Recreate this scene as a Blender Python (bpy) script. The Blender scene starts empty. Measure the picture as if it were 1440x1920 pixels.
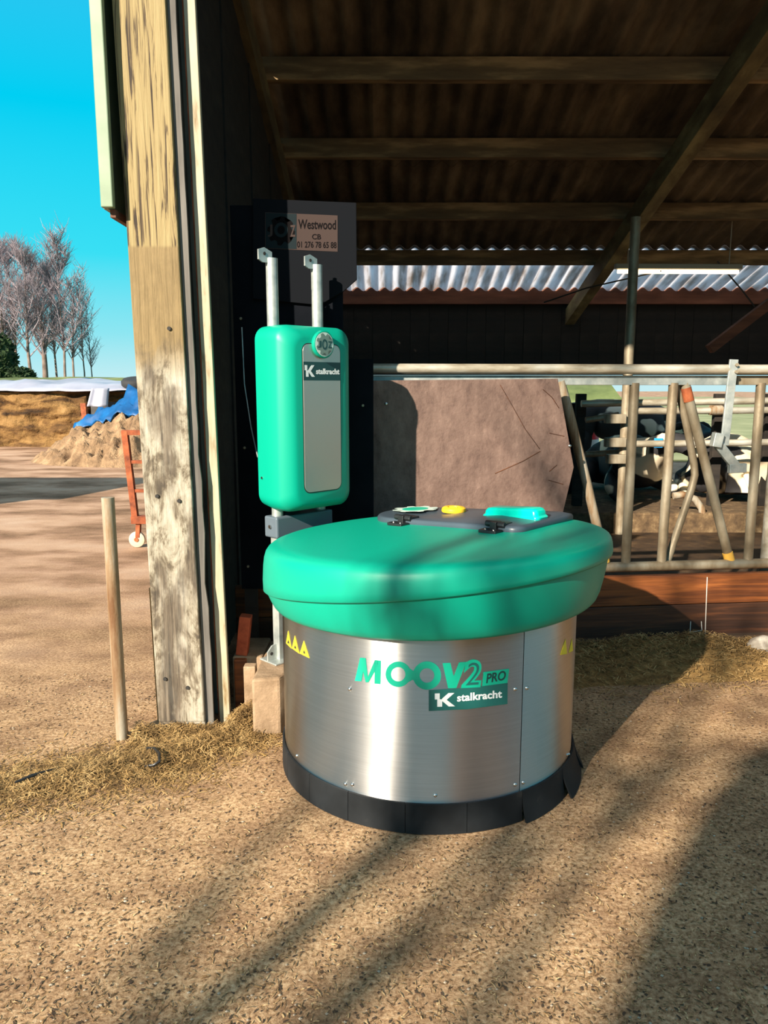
import bpy, bmesh, math, random
from mathutils import Vector, Matrix, noise
random.seed(7)
R = math.radians
scene = bpy.context.scene
col = scene.collection
# ------------------------------------------------------------------ camera
PITCH = R(9.46); CAMZ = 1.5; F = 1440.0
cd = bpy.data.cameras.new('camera'); cd.sensor_fit = 'VERTICAL'; cd.sensor_height = 36; cd.sensor_width = 27
cd.lens = 27.0; cd.clip_start = .05; cd.clip_end = 400
cam = bpy.data.objects.new('camera', cd); col.objects.link(cam)
cam.location = (0, 0, CAMZ); cam.rotation_euler = (math.pi/2 - PITCH, 0, 0)
scene.camera = cam
# ------------------------------------------------------------------ sky, sun, exposure
SUN_AZ, SUN_EL = R(35), R(26)
w = bpy.data.worlds.new('sky'); scene.world = w; w.use_nodes = True
nt = w.node_tree; nt.nodes.clear()
wo = nt.nodes.new('ShaderNodeOutputWorld'); bg = nt.nodes.new('ShaderNodeBackground')
tc = nt.nodes.new('ShaderNodeTexCoord'); sp = nt.nodes.new('ShaderNodeSeparateXYZ'); cr = nt.nodes.new('ShaderNodeValToRGB')
nt.links.new(tc.outputs['Generated'], sp.inputs[0]); nt.links.new(sp.outputs['Z'], cr.inputs[0])
nt.links.new(cr.outputs[0], bg.inputs[0]); nt.links.new(bg.outputs[0], wo.inputs[0])
SKY = [(0.0, (.55, .82, .86)), (.06, (.26, .76, .85)), (.15, (.04, .71, .87)), (.30, (.0, .60, .86)), (.45, (.03, .51, .83)), (.62, (.34, .52, .70)), (1.0, (.62, .62, .64))]
while len(cr.color_ramp.elements) < len(SKY): cr.color_ramp.elements.new(.5)
for e, (p_, c_) in zip(cr.color_ramp.elements, SKY): e.position = p_; e.color = (*c_, 1)
bg.inputs[1].default_value = .94
sd = bpy.data.lights.new('sun', 'SUN'); sd.energy = 11.0; sd.angle = R(.6); sd.color = (1, .88, .72)
sun = bpy.data.objects.new('sun', sd); col.objects.link(sun)
TRAV = Vector((math.sin(SUN_AZ)*math.cos(SUN_EL), math.cos(SUN_AZ)*math.cos(SUN_EL), -math.sin(SUN_EL)))
sun.rotation_euler = TRAV.to_track_quat('-Z', 'Y').to_euler(); sun.location = (-8, -12, 9)
vs = scene.view_settings
vs.view_transform = 'Standard'; vs.look = 'None'; vs.gamma = 1; vs.use_curve_mapping = False; vs.exposure = 0.15

# ------------------------------------------------------------------ helpers
def ray(px, py):
    a, b = (px-720)/F, (960-py)/F
    return Vector((a, math.cos(PITCH)+b*math.sin(PITCH), -math.sin(PITCH)+b*math.cos(PITCH)))
def at(px, py, Y):
    d = ray(px, py); t = Y/d.y
    return Vector((d.x*t, Y, CAMZ+d.z*t))
def gnd(px, py, z=0.0):
    d = ray(px, py); t = (z-CAMZ)/d.z
    return Vector((d.x*t, d.y*t, z))
WY0, WANG = 4.06, R(6.0)                         # feed fence line
def wallp(u, d, z): return Vector((u*math.cos(WANG)+d*math.sin(WANG), WY0+u*math.sin(WANG)-d*math.cos(WANG), z))
def onwall(px, py, d=0.0):
    r = ray(px, py); n = Vector((math.sin(WANG), -math.cos(WANG), 0)); p0 = wallp(0, d, 0)
    t = (p0-Vector((0, 0, CAMZ))).dot(n)/r.dot(n)
    p = Vector((0, 0, CAMZ))+r*t
    u = p.x*math.cos(WANG)+(p.y-WY0)*math.sin(WANG)
    return u, p.z, p
def fbm(p, o=4): return noise.fractal(Vector(p), 1.0, 2.0, o)

ORG = {}
def empty(name, loc=(0, 0, 0), rz=0.0, label=None, cat=None, group=None, local=False):
    o = bpy.data.objects.new(name, None); col.objects.link(o); o.location = loc; o.rotation_euler = (0, 0, rz)
    o.empty_display_size = .05
    ORG[o.name] = Vector((0, 0, 0)) if local else Vector(loc)
    tag(o, label, cat, group); return o
def tag(o, label=None, cat=None, group=None, kind=None):
    if label: o['label'] = label
    if cat: o['category'] = cat
    if group: o['group'] = group
    if kind: o['kind'] = kind
    return o
class MB:
    def __init__(s): s.v = []; s.f = []
    def add(s, v, f):
        n = len(s.v); s.v += [Vector(p) for p in v]; s.f += [tuple(i+n for i in q) for q in f]; return s
    def box(s, x0, x1, y0, y1, z0, z1, m=None):
        v = [Vector((x, y, z)) for z in (z0, z1) for y in (y0, y1) for x in (x0, x1)]
        if m: v = [m @ p for p in v]
        return s.add(v, [(0, 2, 3, 1), (4, 5, 7, 6), (0, 1, 5, 4), (2, 6, 7, 3), (0, 4, 6, 2), (1, 3, 7, 5)])
    def beam(s, p0, p1, w, h, up=(0, 0, 1)):
        p0, p1 = Vector(p0), Vector(p1); d = (p1-p0); L = d.length; d.normalize()
        sx = d.cross(Vector(up)).normalized(); u = sx.cross(d)
        m = Matrix((( sx.x, d.x, u.x, p0.x), (sx.y, d.y, u.y, p0.y), (sx.z, d.z, u.z, p0.z), (0, 0, 0, 1)))
        return s.box(-w/2, w/2, 0, L, -h/2, h/2, m)
    def tube(s, pts, r, n=10, caps=True, inner=None):
        pts = [Vector(p) for p in pts]; k = len(pts); rr = r if isinstance(r, (list, tuple)) else [r]*k
        d0 = (pts[1]-pts[0]).normalized()
        a = d0.orthogonal().normalized(); base = len(s.v)
        for i, p in enumerate(pts):
            if i == 0: d = pts[1]-pts[0]
            elif i == k-1: d = pts[-1]-pts[-2]
            else: d = (pts[i+1]-pts[i]).normalized()+(pts[i]-pts[i-1]).normalized()
            d.normalize(); a = (a-d*a.dot(d)).normalized(); b = d.cross(a)
            for j in range(n):
                t = 2*math.pi*j/n; s.v.append(p+(a*math.cos(t)+b*math.sin(t))*rr[i])
        for i in range(k-1):
            for j in range(n):
                q = (j+1) % n; s.f.append((base+i*n+j, base+i*n+q, base+(i+1)*n+q, base+(i+1)*n+j))
        if caps:
            s.f.append(tuple(base+j for j in reversed(range(n)))); s.f.append(tuple(base+(k-1)*n+j for j in range(n)))
        return s
    def rings(s, rings, cap0=True, cap1=True):
        n = len(rings[0]); base = len(s.v)
        for r in rings: s.v += [Vector(p) for p in r]
        for i in range(len(rings)-1):
            for j in range(n):
                q = (j+1) % n; s.f.append((base+i*n+j, base+i*n+q, base+(i+1)*n+q, base+(i+1)*n+j))
        if cap0: s.f.append(tuple(base+j for j in reversed(range(n))))
        if cap1: s.f.append(tuple(base+(len(rings)-1)*n+j for j in range(n)))
        return s
    def prism(s, poly, fn, h0, h1):               # poly 2-D (ccw), fn(x, y, h) -> 3-D
        n = len(poly); base = len(s.v)
        for h in (h0, h1): s.v += [Vector(fn(x, y, h)) for x, y in poly]
        s.f.append(tuple(base+j for j in reversed(range(n)))); s.f.append(tuple(base+n+j for j in range(n)))
        for j in range(n): q = (j+1) % n; s.f.append((base+j, base+q, base+n+q, base+n+j))
        return s
    def lathe(s, prof, n=24, m=None):
        rg = []
        for r, z in prof:
            ring = [Vector((r*math.cos(2*math.pi*j/n), r*math.sin(2*math.pi*j/n), z)) for j in range(n)]
            rg.append([m @ p for p in ring] if m else ring)
        return s.rings(rg)
    def build(s, name, m, parent=None, smooth=None, bevel=0, kind=None, normals=True):
        me = bpy.data.meshes.new(name)
        lo = Vector((min(p.x for p in s.v), min(p.y for p in s.v), min(p.z for p in s.v)))
        hi = Vector((max(p.x for p in s.v), max(p.y for p in s.v), max(p.z for p in s.v)))
        c = (lo+hi)/2
        if parent is None: c.z = lo.z
        me.from_pydata([p-c for p in s.v], [], s.f); me.update()
        if normals:
            bm = bmesh.new(); bm.from_mesh(me); bmesh.ops.recalc_face_normals(bm, faces=bm.faces); bm.to_mesh(me); bm.free()
        return link(name, me, m, parent, c, smooth, bevel, kind)
def link(name, me, m, parent, c, smooth=None, bevel=0, kind=None):
    if smooth:
        me.polygons.foreach_set('use_smooth', [True]*len(me.polygons))
        if smooth < 180: me.set_sharp_from_angle(angle=R(smooth))
    o = bpy.data.objects.new(name, me); col.objects.link(o)
    if m:
        me.materials.clear(); me.materials.append(m)
    ORG[o.name] = Vector(c)
    if parent:
        o.parent = parent; o.location = Vector(c)-ORG[parent.name]
    else: o.location = c
    if bevel:
        b = o.modifiers.new('bevel', 'BEVEL'); b.width = bevel; b.segments = 2; b.limit_method = 'ANGLE'; b.angle_limit = R(40)
    if kind: o['kind'] = kind
    return o
def rrect(x0, x1, y0, y1, r, n=6):
    p = []
    for cx, cy, a in ((x1-r, y0+r, -90), (x1-r, y1-r, 0), (x0+r, y1-r, 90), (x0+r, y0+r, 180)):
        for i in range(n+1):
            t = R(a+90*i/n); p.append((cx+r*math.cos(t), cy+r*math.sin(t)))
    return p

# ------------------------------------------------------------------ materials
def srgb(r, g, b):
    f = lambda c: (c/255/12.92) if c/255 <= .04045 else ((c/255+.055)/1.055)**2.4
    return (f(r), f(g), f(b), 1)
def mat(name, base, rough=.6, metal=0.0, spec=.5, coat=0, aniso=0, emit=None, estr=0, trans=0, bump=None):
    m = bpy.data.materials.new(name); m.use_nodes = True; n = m.node_tree; b = n.nodes['Principled BSDF']
    b.inputs['Base Color'].default_value = base if len(base) == 4 else (*base, 1)
    b.inputs['Roughness'].default_value = rough; b.inputs['Metallic'].default_value = metal
    b.inputs['Specular IOR Level'].default_value = spec; b.inputs['Coat Weight'].default_value = coat
    if emit: b.inputs['Emission Color'].default_value = emit; b.inputs['Emission Strength'].default_value = estr
    if bump: add_bump(m, *bump)
    return m
def coords(n, src, scale):
    mp = n.nodes.new('ShaderNodeMapping'); mp.inputs['Scale'].default_value = scale if isinstance(scale, tuple) else (scale,)*3
    if src == 'Position':
        g = n.nodes.new('ShaderNodeNewGeometry'); n.links.new(g.outputs['Position'], mp.inputs[0])
    else:
        t = n.nodes.new('ShaderNodeTexCoord'); n.links.new(t.outputs[src], mp.inputs[0])
    return mp.outputs[0]
def noise_out(n, src='Object', scale=(1, 1, 1), detail=6, rough=.6, dist=0):
    t = n.nodes.new('ShaderNodeTexNoise'); t.inputs['Scale'].default_value = 1; t.inputs['Detail'].default_value = detail
    t.inputs['Roughness'].default_value = rough; t.inputs['Distortion'].default_value = dist
    n.links.new(coords(n, src, scale), t.inputs['Vector']); return t.outputs['Fac']
def ramp_out(n, fac, stops):
    r = n.nodes.new('ShaderNodeValToRGB'); n.links.new(fac, r.inputs[0]); els = r.color_ramp.elements
    while len(els) < len(stops): els.new(.5)
    for e_, (p, c) in zip(els, stops): e_.position = p; e_.color = c if len(c) == 4 else (*c, 1)
    return r.outputs[0]
def mix_out(n, fac, a, b, mode='MIX'):
    x = n.nodes.new('ShaderNodeMix'); x.data_type = 'RGBA'; x.blend_type = mode
    for k, vv in ((0, fac), (6, a), (7, b)):
        if hasattr(vv, 'is_output'): n.links.new(vv, x.inputs[k])
        else: x.inputs[k].default_value = vv
    return x.outputs[2]
def add_bump(m, scale, strength=.3, detail=6, dist=.01, src='Object'):
    n = m.node_tree; b = n.nodes['Principled BSDF']; bp = n.nodes.new('ShaderNodeBump')
    bp.inputs['Strength'].default_value = strength; bp.inputs['Distance'].default_value = dist
    n.links.new(noise_out(n, src, scale if isinstance(scale, tuple) else (scale,)*3, detail), bp.inputs['Height'])
    n.links.new(bp.outputs[0], b.inputs['Normal'])
def nmat(name, stops, scale, rough=.7, metal=0, detail=6, bump=None, src='Object', dist=0, nrough=.6, spec=.4):
    m = mat(name, (.5, .5, .5), rough, metal, spec); n = m.node_tree; b = n.nodes['Principled BSDF']
    sc = scale if isinstance(scale, tuple) else (scale,)*3
    n.links.new(ramp_out(n, noise_out(n, src, sc, detail, nrough, dist), stops), b.inputs['Base Color'])
    if bump: add_bump(m, *bump)
    return m
S = srgb
M = {}
M['green'] = mat('green_plastic', (.0, .30, .20), .42, spec=.35)
M['greend'] = mat('dark_green_plastic', (.0, .18, .11), .5)
M['slate'] = mat('slate_grey_plastic', S(62, 74, 84), .38)
M['black'] = mat('black_plastic', (.012, .013, .014), .4)
M['rubber'] = nmat('black_rubber', [(.3, (.008, .010, .012)), (.62, (.014, .017, .020)), (.78, (.05, .045, .04))], (9, 9, 9), .6, spec=.25)
M['yellow'] = mat('yellow_plastic', (.85, .50, .02), .4)
M['glow'] = mat('teal_translucent_plastic', (.0, .62, .46), .2)
M['white'] = mat('white_print', (.75, .78, .78), .5)
M['lgreen'] = mat('green_print', (.0, .40, .25), .45)
M['dteal'] = mat('dark_teal_print', (.012, .11, .10), .4)
M['dteal2'] = mat('very_dark_teal_print', (.008, .05, .05), .4)
M['ystick'] = mat('yellow_sticker', (.85, .66, .03), .5)
M['galv'] = nmat('galvanised_steel', [(.3, S(140, 150, 150)), (.55, S(178, 184, 180)), (.75, S(205, 208, 202))], (14, 14, 14), .45, .55, bump=(60, .05))
M['galvd'] = nmat('dirty_galvanised_steel', [(.25, S(82, 66, 48)), (.45, S(128, 114, 92)), (.65, S(160, 150, 130)), (.8, S(190, 184, 168))], (7, 7, 3), .5, .35, bump=(50, .1))
M['rail'] = nmat('worn_galvanised_rail', [(.25, S(110, 96, 74)), (.45, S(170, 160, 140)), (.6, S(196, 192, 178)), (.85, S(216, 214, 204))], (3, 12, 12), .42, .4)
M['rust'] = nmat('rusty_steel', [(.3, S(90, 42, 22)), (.55, S(150, 78, 44)), (.75, S(180, 106, 66))], (9, 9, 9), .8, bump=(60, .2))
M['rustpipe'] = nmat('rusted_galvanised_pipe', [(.34, S(104, 72, 44)), (.48, S(140, 116, 88)), (.6, S(156, 146, 128)), (.85, S(180, 174, 162))], (16, 16, 2.2), .65, .1, bump=(70, .15))
M['steelblue'] = mat('blue_grey_paint', S(86, 98, 108), .4)
M['chrome'] = mat('bolt_metal', (.6, .6, .58), .25, 1)
def brushed(name):
    m = mat(name, (.62, .60, .57), .34, 1.0); n = m.node_tree; b = n.nodes['Principled BSDF']
    b.inputs['Anisotropic'].default_value = .97; b.inputs['Anisotropic Rotation'].default_value = .25; b.inputs['Roughness'].default_value = .41
    tg = n.nodes.new('ShaderNodeTangent'); tg.direction_type = 'RADIAL'; tg.axis = 'Z'; n.links.new(tg.outputs[0], b.inputs['Tangent'])
    f = noise_out(n, 'Object', (3, 3, 260), 3)
    n.links.new(ramp_out(n, f, [(.3, (.56, .555, .55)), (.7, (.64, .635, .63))]), b.inputs['Base Color'])
    return m
M['steel'] = brushed('brushed_stainless_steel')
m = mat('brushed_panel_steel', (.50, .48, .43), .38, .9); M['panelsteel'] = m
M['concrete'] = nmat('concrete', [(.3, S(120, 98, 74)), (.55, S(150, 126, 100)), (.75, S(172, 150, 126))], 9, .85, bump=(50, .5, 8))
M['plank'] = nmat('stained_timber', [(.25, S(48, 26, 16)), (.42, S(100, 54, 26)), (.6, S(138, 78, 36)), (.8, S(166, 104, 54))], (1.6, 6, 26), .6, bump=((3, 20, 90), .25), detail=8, dist=.6)
M['plankd'] = nmat('dark_brown_timber', [(.25, S(34, 22, 18)), (.5, S(66, 40, 26)), (.7, S(104, 62, 36))], (1.6, 6, 22), .65, bump=((3, 20, 90), .25), detail=8, dist=.6)  # darker brown ramp for the lower plank and panel scratches
M['kerb'] = nmat('dirty_kerb', [(.3, S(40, 30, 24)), (.6, S(84, 64, 46)), (.8, S(120, 96, 70))], (3, 8, 8), .85, bump=(30, .4))
M['ply'] = nmat('brown_phenolic_plywood', [(.3, S(72, 54, 48)), (.45, S(98, 77, 68)), (.6, S(112, 90, 80)), (.75, S(132, 108, 96))], (16, 16, 9), .65, bump=(60, .3), detail=12, dist=.2, nrough=.72)
M['blackboard'] = nmat('black_board', [(.3, (.003, .004, .006)), (.7, (.007, .008, .011))], 4, .9, spec=.06)  # near-black keeps the charging station board dark in place of shade
M['darkwood'] = nmat('dark_barn_boards', [(.3, (.010, .008, .007)), (.55, (.022, .017, .013)), (.75, (.04, .03, .022))], (2, 2, 9), .85, bump=(14, .3))
M['roof'] = nmat('weathered_fibre_cement', [(.34, (.03, .022, .015)), (.5, (.09, .066, .042)), (.68, (.20, .15, .09))], (2.5, .8, 2.5), .9, src='Position', detail=8, bump=(20, .3))
M['purlin'] = nmat('old_purlin_timber', [(.3, (.06, .04, .022)), (.5, (.14, .092, .045)), (.66, (.34, .23, .11)), (.8, (.46, .33, .17))], (1.2, 8, 8), .85, detail=8)
M['rafter'] = nmat('mossy_rafter_timber', [(.3, (.04, .03, .018)), (.5, (.13, .10, .045)), (.65, (.26, .22, .10)), (.8, (.34, .29, .15))], (3, 1.2, 3), .85, src='Position')
M['redbeam'] = nmat('reddish_timber', [(.3, S(74, 44, 32)), (.6, S(120, 74, 54)), (.8, S(150, 98, 72))], (1.2, 8, 8), .8)
# translucent sheet
m = mat('translucent_roof_sheet', (.6, .62, .66), .6); n = m.node_tree; b = n.nodes['Principled BSDF']; out = n.nodes['Material Output']
tr = n.nodes.new('ShaderNodeBsdfTranslucent'); mx = n.nodes.new('ShaderNodeMixShader'); mx.inputs[0].default_value = .8
f = ramp_out(n, noise_out(n, 'Position', (9, 1.0, 3), 6), [(.3, (.42, .36, .32)), (.5, (.78, .76, .78)), (.7, (.92, .93, .97))])
n.links.new(f, b.inputs['Base Color']); n.links.new(f, tr.inputs[0])
n.links.new(b.outputs[0], mx.inputs[1]); n.links.new(tr.outputs[0], mx.inputs[2]); n.links.new(mx.outputs[0], out.inputs[0]); M['trans'] = m
# timber post with flaking paint (zones by real height on the post)
m = mat('flaking_painted_timber', (.5, .4, .3), .8); n = m.node_tree; b = n.nodes['Principled BSDF']
sepn = n.nodes.new('ShaderNodeSeparateXYZ'); gg = n.nodes.new('ShaderNodeNewGeometry'); n.links.new(gg.outputs['Position'], sepn.inputs[0])
crack = noise_out(n, 'Position', (62, 62, 2.6), 6, .6, .7)
blot = noise_out(n, 'Position', (12, 12, 5), 8, .7, .4)
big = noise_out(n, 'Position', (7, 7, 2.6), 5, .6)
paint = ramp_out(n, crack, [(.37, S(44, 33, 22)), (.42, S(84, 68, 44)), (.47, S(140, 122, 82)), (.75, S(152, 136, 96))])
smoothp = ramp_out(n, blot, [(.3, S(108, 90, 58)), (.6, S(130, 110, 74)), (.8, S(148, 130, 96))])
white = ramp_out(n, blot, [(.38, S(62, 54, 44)), (.45, S(104, 93, 76)), (.51, S(148, 140, 123)), (.66, S(178, 172, 158))])
greyw = ramp_out(n, crack, [(.34, S(40, 34, 28)), (.5, S(88, 77, 64)), (.68, S(126, 114, 98))])
low = mix_out(n, ramp_out(n, big, [(.40, (.1, .1, .1)), (.52, (1, 1, 1))]), greyw, white)
def zmask(a, bb):
    mr = n.nodes.new('ShaderNodeMapRange'); mr.inputs[1].default_value = a; mr.inputs[2].default_value = bb
    ad = n.nodes.new('ShaderNodeMath'); ad.operation = 'MULTIPLY_ADD'; ad.inputs[1].default_value = .35; n.links.new(blot, ad.inputs[0]); n.links.new(sepn.outputs['Z'], ad.inputs[2])
    n.links.new(ad.outputs[0], mr.inputs[0]); return mr.outputs[0]
def zhard(a):
    mr = n.nodes.new('ShaderNodeMapRange'); mr.inputs[1].default_value = a; mr.inputs[2].default_value = a+.012; n.links.new(sepn.outputs['Z'], mr.inputs[0]); return mr.outputs[0]
c1 = mix_out(n, zmask(1.72, 1.84), low, smoothp)
c2 = mix_out(n, zhard(2.03), c1, paint)
n.links.new(c2, b.inputs['Base Color'])
bp = n.nodes.new('ShaderNodeBump'); bp.inputs['Strength'].default_value = .6; bp.inputs['Distance'].default_value = .012; n.links.new(crack, bp.inputs['Height']); n.links.new(bp.outputs[0], b.inputs['Normal'])
M['post'] = m
M['greywood'] = nmat('grey_weathered_board', [(.3, S(74, 70, 66)), (.6, S(108, 104, 98)), (.8, S(134, 130, 122))], (20, 20, 2), .8)
M['yellowwood'] = nmat('raw_yellow_timber', [(.3, S(112, 82, 46)), (.6, S(150, 116, 70)), (.8, S(170, 138, 92))], (8, 8, 14), .85, bump=(40, .5))
M['channel'] = nmat('weathered_steel_channel', [(.3, S(96, 98, 92)), (.5, S(142, 146, 138)), (.68, S(164, 166, 154)), (.82, S(150, 118, 70))], (18, 18, 2), .6, .15)
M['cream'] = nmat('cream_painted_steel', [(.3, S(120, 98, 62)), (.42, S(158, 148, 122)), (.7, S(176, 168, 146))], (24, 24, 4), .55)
M['cladding'] = nmat('pale_green_cladding', [(.3, S(104, 122, 98)), (.7, S(128, 146, 120))], 4, .45)
M['claddingin'] = mat('brown_cladding_inside', S(96, 60, 44), .8)
# ground
m = mat('yard_ground', (.5, .4, .3), .92, spec=.15); n = m.node_tree; b = n.nodes['Principled BSDF']
fine = noise_out(n, 'Position', (70, 70, 70), 8, .75)
midn = noise_out(n, 'Position', (3.4, 4.2, 4), 8, .68)
bign = noise_out(n, 'Position', (.9, 1.6, 1), 5, .6)
cA = ramp_out(n, fine, [(.32, S(88, 64, 44)), (.42, S(152, 120, 88)), (.52, S(190, 156, 118)), (.66, S(218, 190, 154))])
cB = ramp_out(n, fine, [(.32, S(70, 50, 36)), (.5, S(130, 100, 74)), (.7, S(166, 136, 106))])
mud = mix_out(n, ramp_out(n, midn, [(.40, (0, 0, 0)), (.62, (.8, .8, .8))]), cA, cB)
sx = n.nodes.new('ShaderNodeSeparateXYZ'); g2 = n.nodes.new('ShaderNodeNewGeometry'); n.links.new(g2.outputs['Position'], sx.inputs[0])
mr = n.nodes.new('ShaderNodeMapRange'); mr.inputs[1].default_value = 3.2; mr.inputs[2].default_value = 6.0; n.links.new(sx.outputs['Y'], mr.inputs[0])
cC = ramp_out(n, bign, [(.36, S(84, 62, 50)), (.46, S(150, 118, 98)), (.56, S(196, 162, 138)), (.72, S(216, 188, 166))])
cC2 = mix_out(n, .35, cC, cB)
far = n.nodes.new('ShaderNodeMath'); far.operation = 'MULTIPLY'; far.inputs[1].default_value = .85; n.links.new(mr.outputs[0], far.inputs[0])
n.links.new(mix_out(n, far.outputs[0], mud, cC2), b.inputs['Base Color'])
bp = n.nodes.new('ShaderNodeBump'); bp.inputs['Strength'].default_value = .55; bp.inputs['Distance'].default_value = .012; n.links.new(fine, bp.inputs['Height']); n.links.new(bp.outputs[0], b.inputs['Normal'])
M['ground'] = m
M['alley'] = nmat('dark_manure_floor', [(.3, S(38, 27, 18)), (.55, S(70, 52, 34)), (.75, S(104, 80, 52))], 6, .7, bump=(30, .5))
M['bed'] = nmat('straw_covered_bed', [(.3, S(62, 47, 32)), (.55, S(98, 78, 54)), (.75, S(140, 118, 86))], 12, .9, bump=(60, .5))
M['grass'] = nmat('grass', [(.3, S(58, 92, 30)), (.55, S(98, 138, 52)), (.75, S(140, 168, 80))], 1.2, .9)
M['bank'] = nmat('meadow_grass', [(.3, S(66, 80, 40)), (.55, S(98, 110, 62)), (.75, S(136, 140, 96))], .6, .95)
M['field'] = nmat('pale_green_field', [(.3, S(112, 118, 78)), (.6, S(142, 144, 104)), (.8, S(166, 164, 128))], .8, .95)
M['straw1'] = nmat('straw', [(.36, S(104, 80, 46)), (.5, S(148, 118, 72)), (.66, S(184, 154, 104))], 14, .8, src='Position')
M['straw2'] = nmat('dirty_straw', [(.3, S(100, 74, 40)), (.55, S(152, 120, 70)), (.8, S(190, 158, 104))], 20, .85, src='Position')
M['fleck'] = nmat('straw_flecks', [(.36, S(70, 50, 30)), (.5, S(132, 102, 66)), (.66, S(200, 172, 128))], 60, .85, src='Position')
M['fleckd'] = mat('dark_chips', S(64, 48, 34), .9)
M['pebble'] = nmat('pebbles', [(.3, S(110, 96, 80)), (.6, S(170, 156, 136)), (.8, S(220, 210, 194))], 40, .7, src='Position')
M['brick'] = nmat('terracotta', [(.3, S(128, 54, 30)), (.7, S(176, 84, 50))], 20, .8)
M['stone'] = nmat('pale_stone', [(.35, S(120, 108, 94)), (.6, S(186, 178, 164)), (.8, S(220, 214, 204))], 14, .8, bump=(40, .5))
M['bark'] = nmat('bare_tree_bark', [(.3, S(86, 70, 62)), (.7, S(136, 118, 108))], 2, .9)
M['twig'] = mat('grey_twigs', S(138, 126, 132), .9)
M['silage'] = nmat('cut_silage_face', [(.34, S(42, 27, 12)), (.45, S(92, 64, 32)), (.56, S(128, 96, 54)), (.75, S(156, 122, 78))], (1.3, 1.3, 4), .95, detail=10, bump=(8, .8, 8, .1), dist=.6)
M['plastic'] = nmat('white_plastic_sheet', [(.3, S(138, 140, 156)), (.7, S(172, 172, 184))], 1.0, .4)
M['tarp'] = nmat('blue_tarpaulin', [(.3, S(8, 58, 104)), (.6, S(16, 88, 146)), (.8, S(44, 116, 166))], 3, .45)
M['dirt'] = nmat('earth_pile', [(.3, S(92, 70, 50)), (.55, S(150, 122, 92)), (.75, S(184, 156, 122))], 3, .95, detail=10, bump=(10, .9, 8, .08))
M['wallconc'] = nmat('dark_concrete', [(.3, S(44, 44, 46)), (.7, S(84, 82, 80))], 2, .9)
M['tyre'] = mat('tyre_rubber', (.02, .02, .022), .8)
M['wheel'] = mat('pale_wheel', S(196, 176, 150), .6)
M['lamp'] = mat('fluorescent_tube', (1, .9, .7), .4, emit=(1, .80, .48, 1), estr=3.0)
M['lamphousing'] = mat('lamp_housing', S(150, 140, 120), .5)
M['ivy'] = nmat('evergreen_foliage', [(.3, S(20, 34, 14)), (.7, S(52, 74, 32))], 6, .8, bump=(8, .8, 6, .1))
M['addedbrick'] = nmat('added_brown_brick', [(.3, S(70, 48, 36)), (.7, S(116, 84, 62))], 2, .9)
M['red'] = mat('red_paint', S(196, 30, 36), .4)
M['chalk'] = mat('chalk', S(226, 216, 204), .9)
M['ink'] = mat('ink', (.02, .018, .016), .8)
M['signlabel'] = mat('brown_sign_label', S(62, 51, 48), .9, spec=.1)  # sign label tones lowered to put shade into the colour
M['signlabel2'] = mat('teal_sign_label', S(26, 35, 38), .9, spec=.1)
M['signink'] = mat('sign_print', S(12, 9, 10), .9, spec=.1)
M['gold'] = mat('yellow_end_cap', S(222, 170, 70), .6)
M['badge'] = mat('badge_grey', S(120, 138, 128), .4, .3)
M['badgel'] = mat('badge_light', S(196, 214, 204), .4)
def cowmat(name, a, bcol, thr, scale, seed):
    m = mat(name, (1, 1, 1), .75); n = m.node_tree; b = n.nodes['Principled BSDF']
    mp = n.nodes.new('ShaderNodeMapping'); mp.inputs['Location'].default_value = (seed, seed*.7, seed*1.3); mp.inputs['Scale'].default_value = (scale,)*3
    t = n.nodes.new('ShaderNodeTexCoord'); n.links.new(t.outputs['Object'], mp.inputs[0])
    ns = n.nodes.new('ShaderNodeTexNoise'); ns.inputs['Scale'].default_value = 1; ns.inputs['Detail'].default_value = 2; n.links.new(mp.outputs[0], ns.inputs['Vector'])
    n.links.new(ramp_out(n, ns.outputs['Fac'], [(thr, a), (thr+.02, bcol)]), b.inputs['Base Color']); return m
M['cow1'] = cowmat('black_white_hide_one', S(34, 33, 36), S(236, 220, 190), .545, 1.7, 3.1)
M['cow2'] = cowmat('black_white_hide_two', S(26, 24, 26), S(240, 224, 190), .50, 1.6, 8.4)
M['cow3'] = cowmat('black_white_hide_three', S(40, 38, 40), S(236, 224, 206), .60, 2.0, 12.7)
M['eartag'] = mat('blue_ear_tag', S(20, 140, 210), .5)
M['muzzle'] = mat('muzzle_skin', S(150, 104, 84), .6)

# ------------------------------------------------------------------ text meshes
def text_geo(body, size=1.0, bold=0.0, shear=0.0, space=1.0, sx=1.0):
    cu = bpy.data.curves.new('text', 'FONT'); cu.body = body; cu.size = size; cu.offset = bold; cu.shear = shear; cu.space_character = space
    cu.fill_mode = 'FRONT'; cu.resolution_u = 4
    ob = bpy.data.objects.new('text', cu); col.objects.link(ob)
    dg = bpy.context.evaluated_depsgraph_get(); me = bpy.data.meshes.new_from_object(ob.evaluated_get(dg))
    v = [(p.co.x*sx, p.co.y) for p in me.vertices]; f = [tuple(p.vertices) for p in me.polygons]
    bpy.data.objects.remove(ob); bpy.data.curves.remove(cu); bpy.data.meshes.remove(me)
    x0 = min(p[0] for p in v); x1 = max(p[0] for p in v); y0 = min(p[1] for p in v); y1 = max(p[1] for p in v)
    return v, f, (x0, x1, y0, y1)
def fit(geo, x0, x1, y0, y1, skew=0.0):
    v, f, (a, b_, c, d) = geo
    return [(x0+(p[0]-a)/(b_-a)*(x1-x0)+skew*((p[1]-c)/(d-c)), y0+(p[1]-c)/(d-c)*(y1-y0)) for p in v], f
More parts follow.
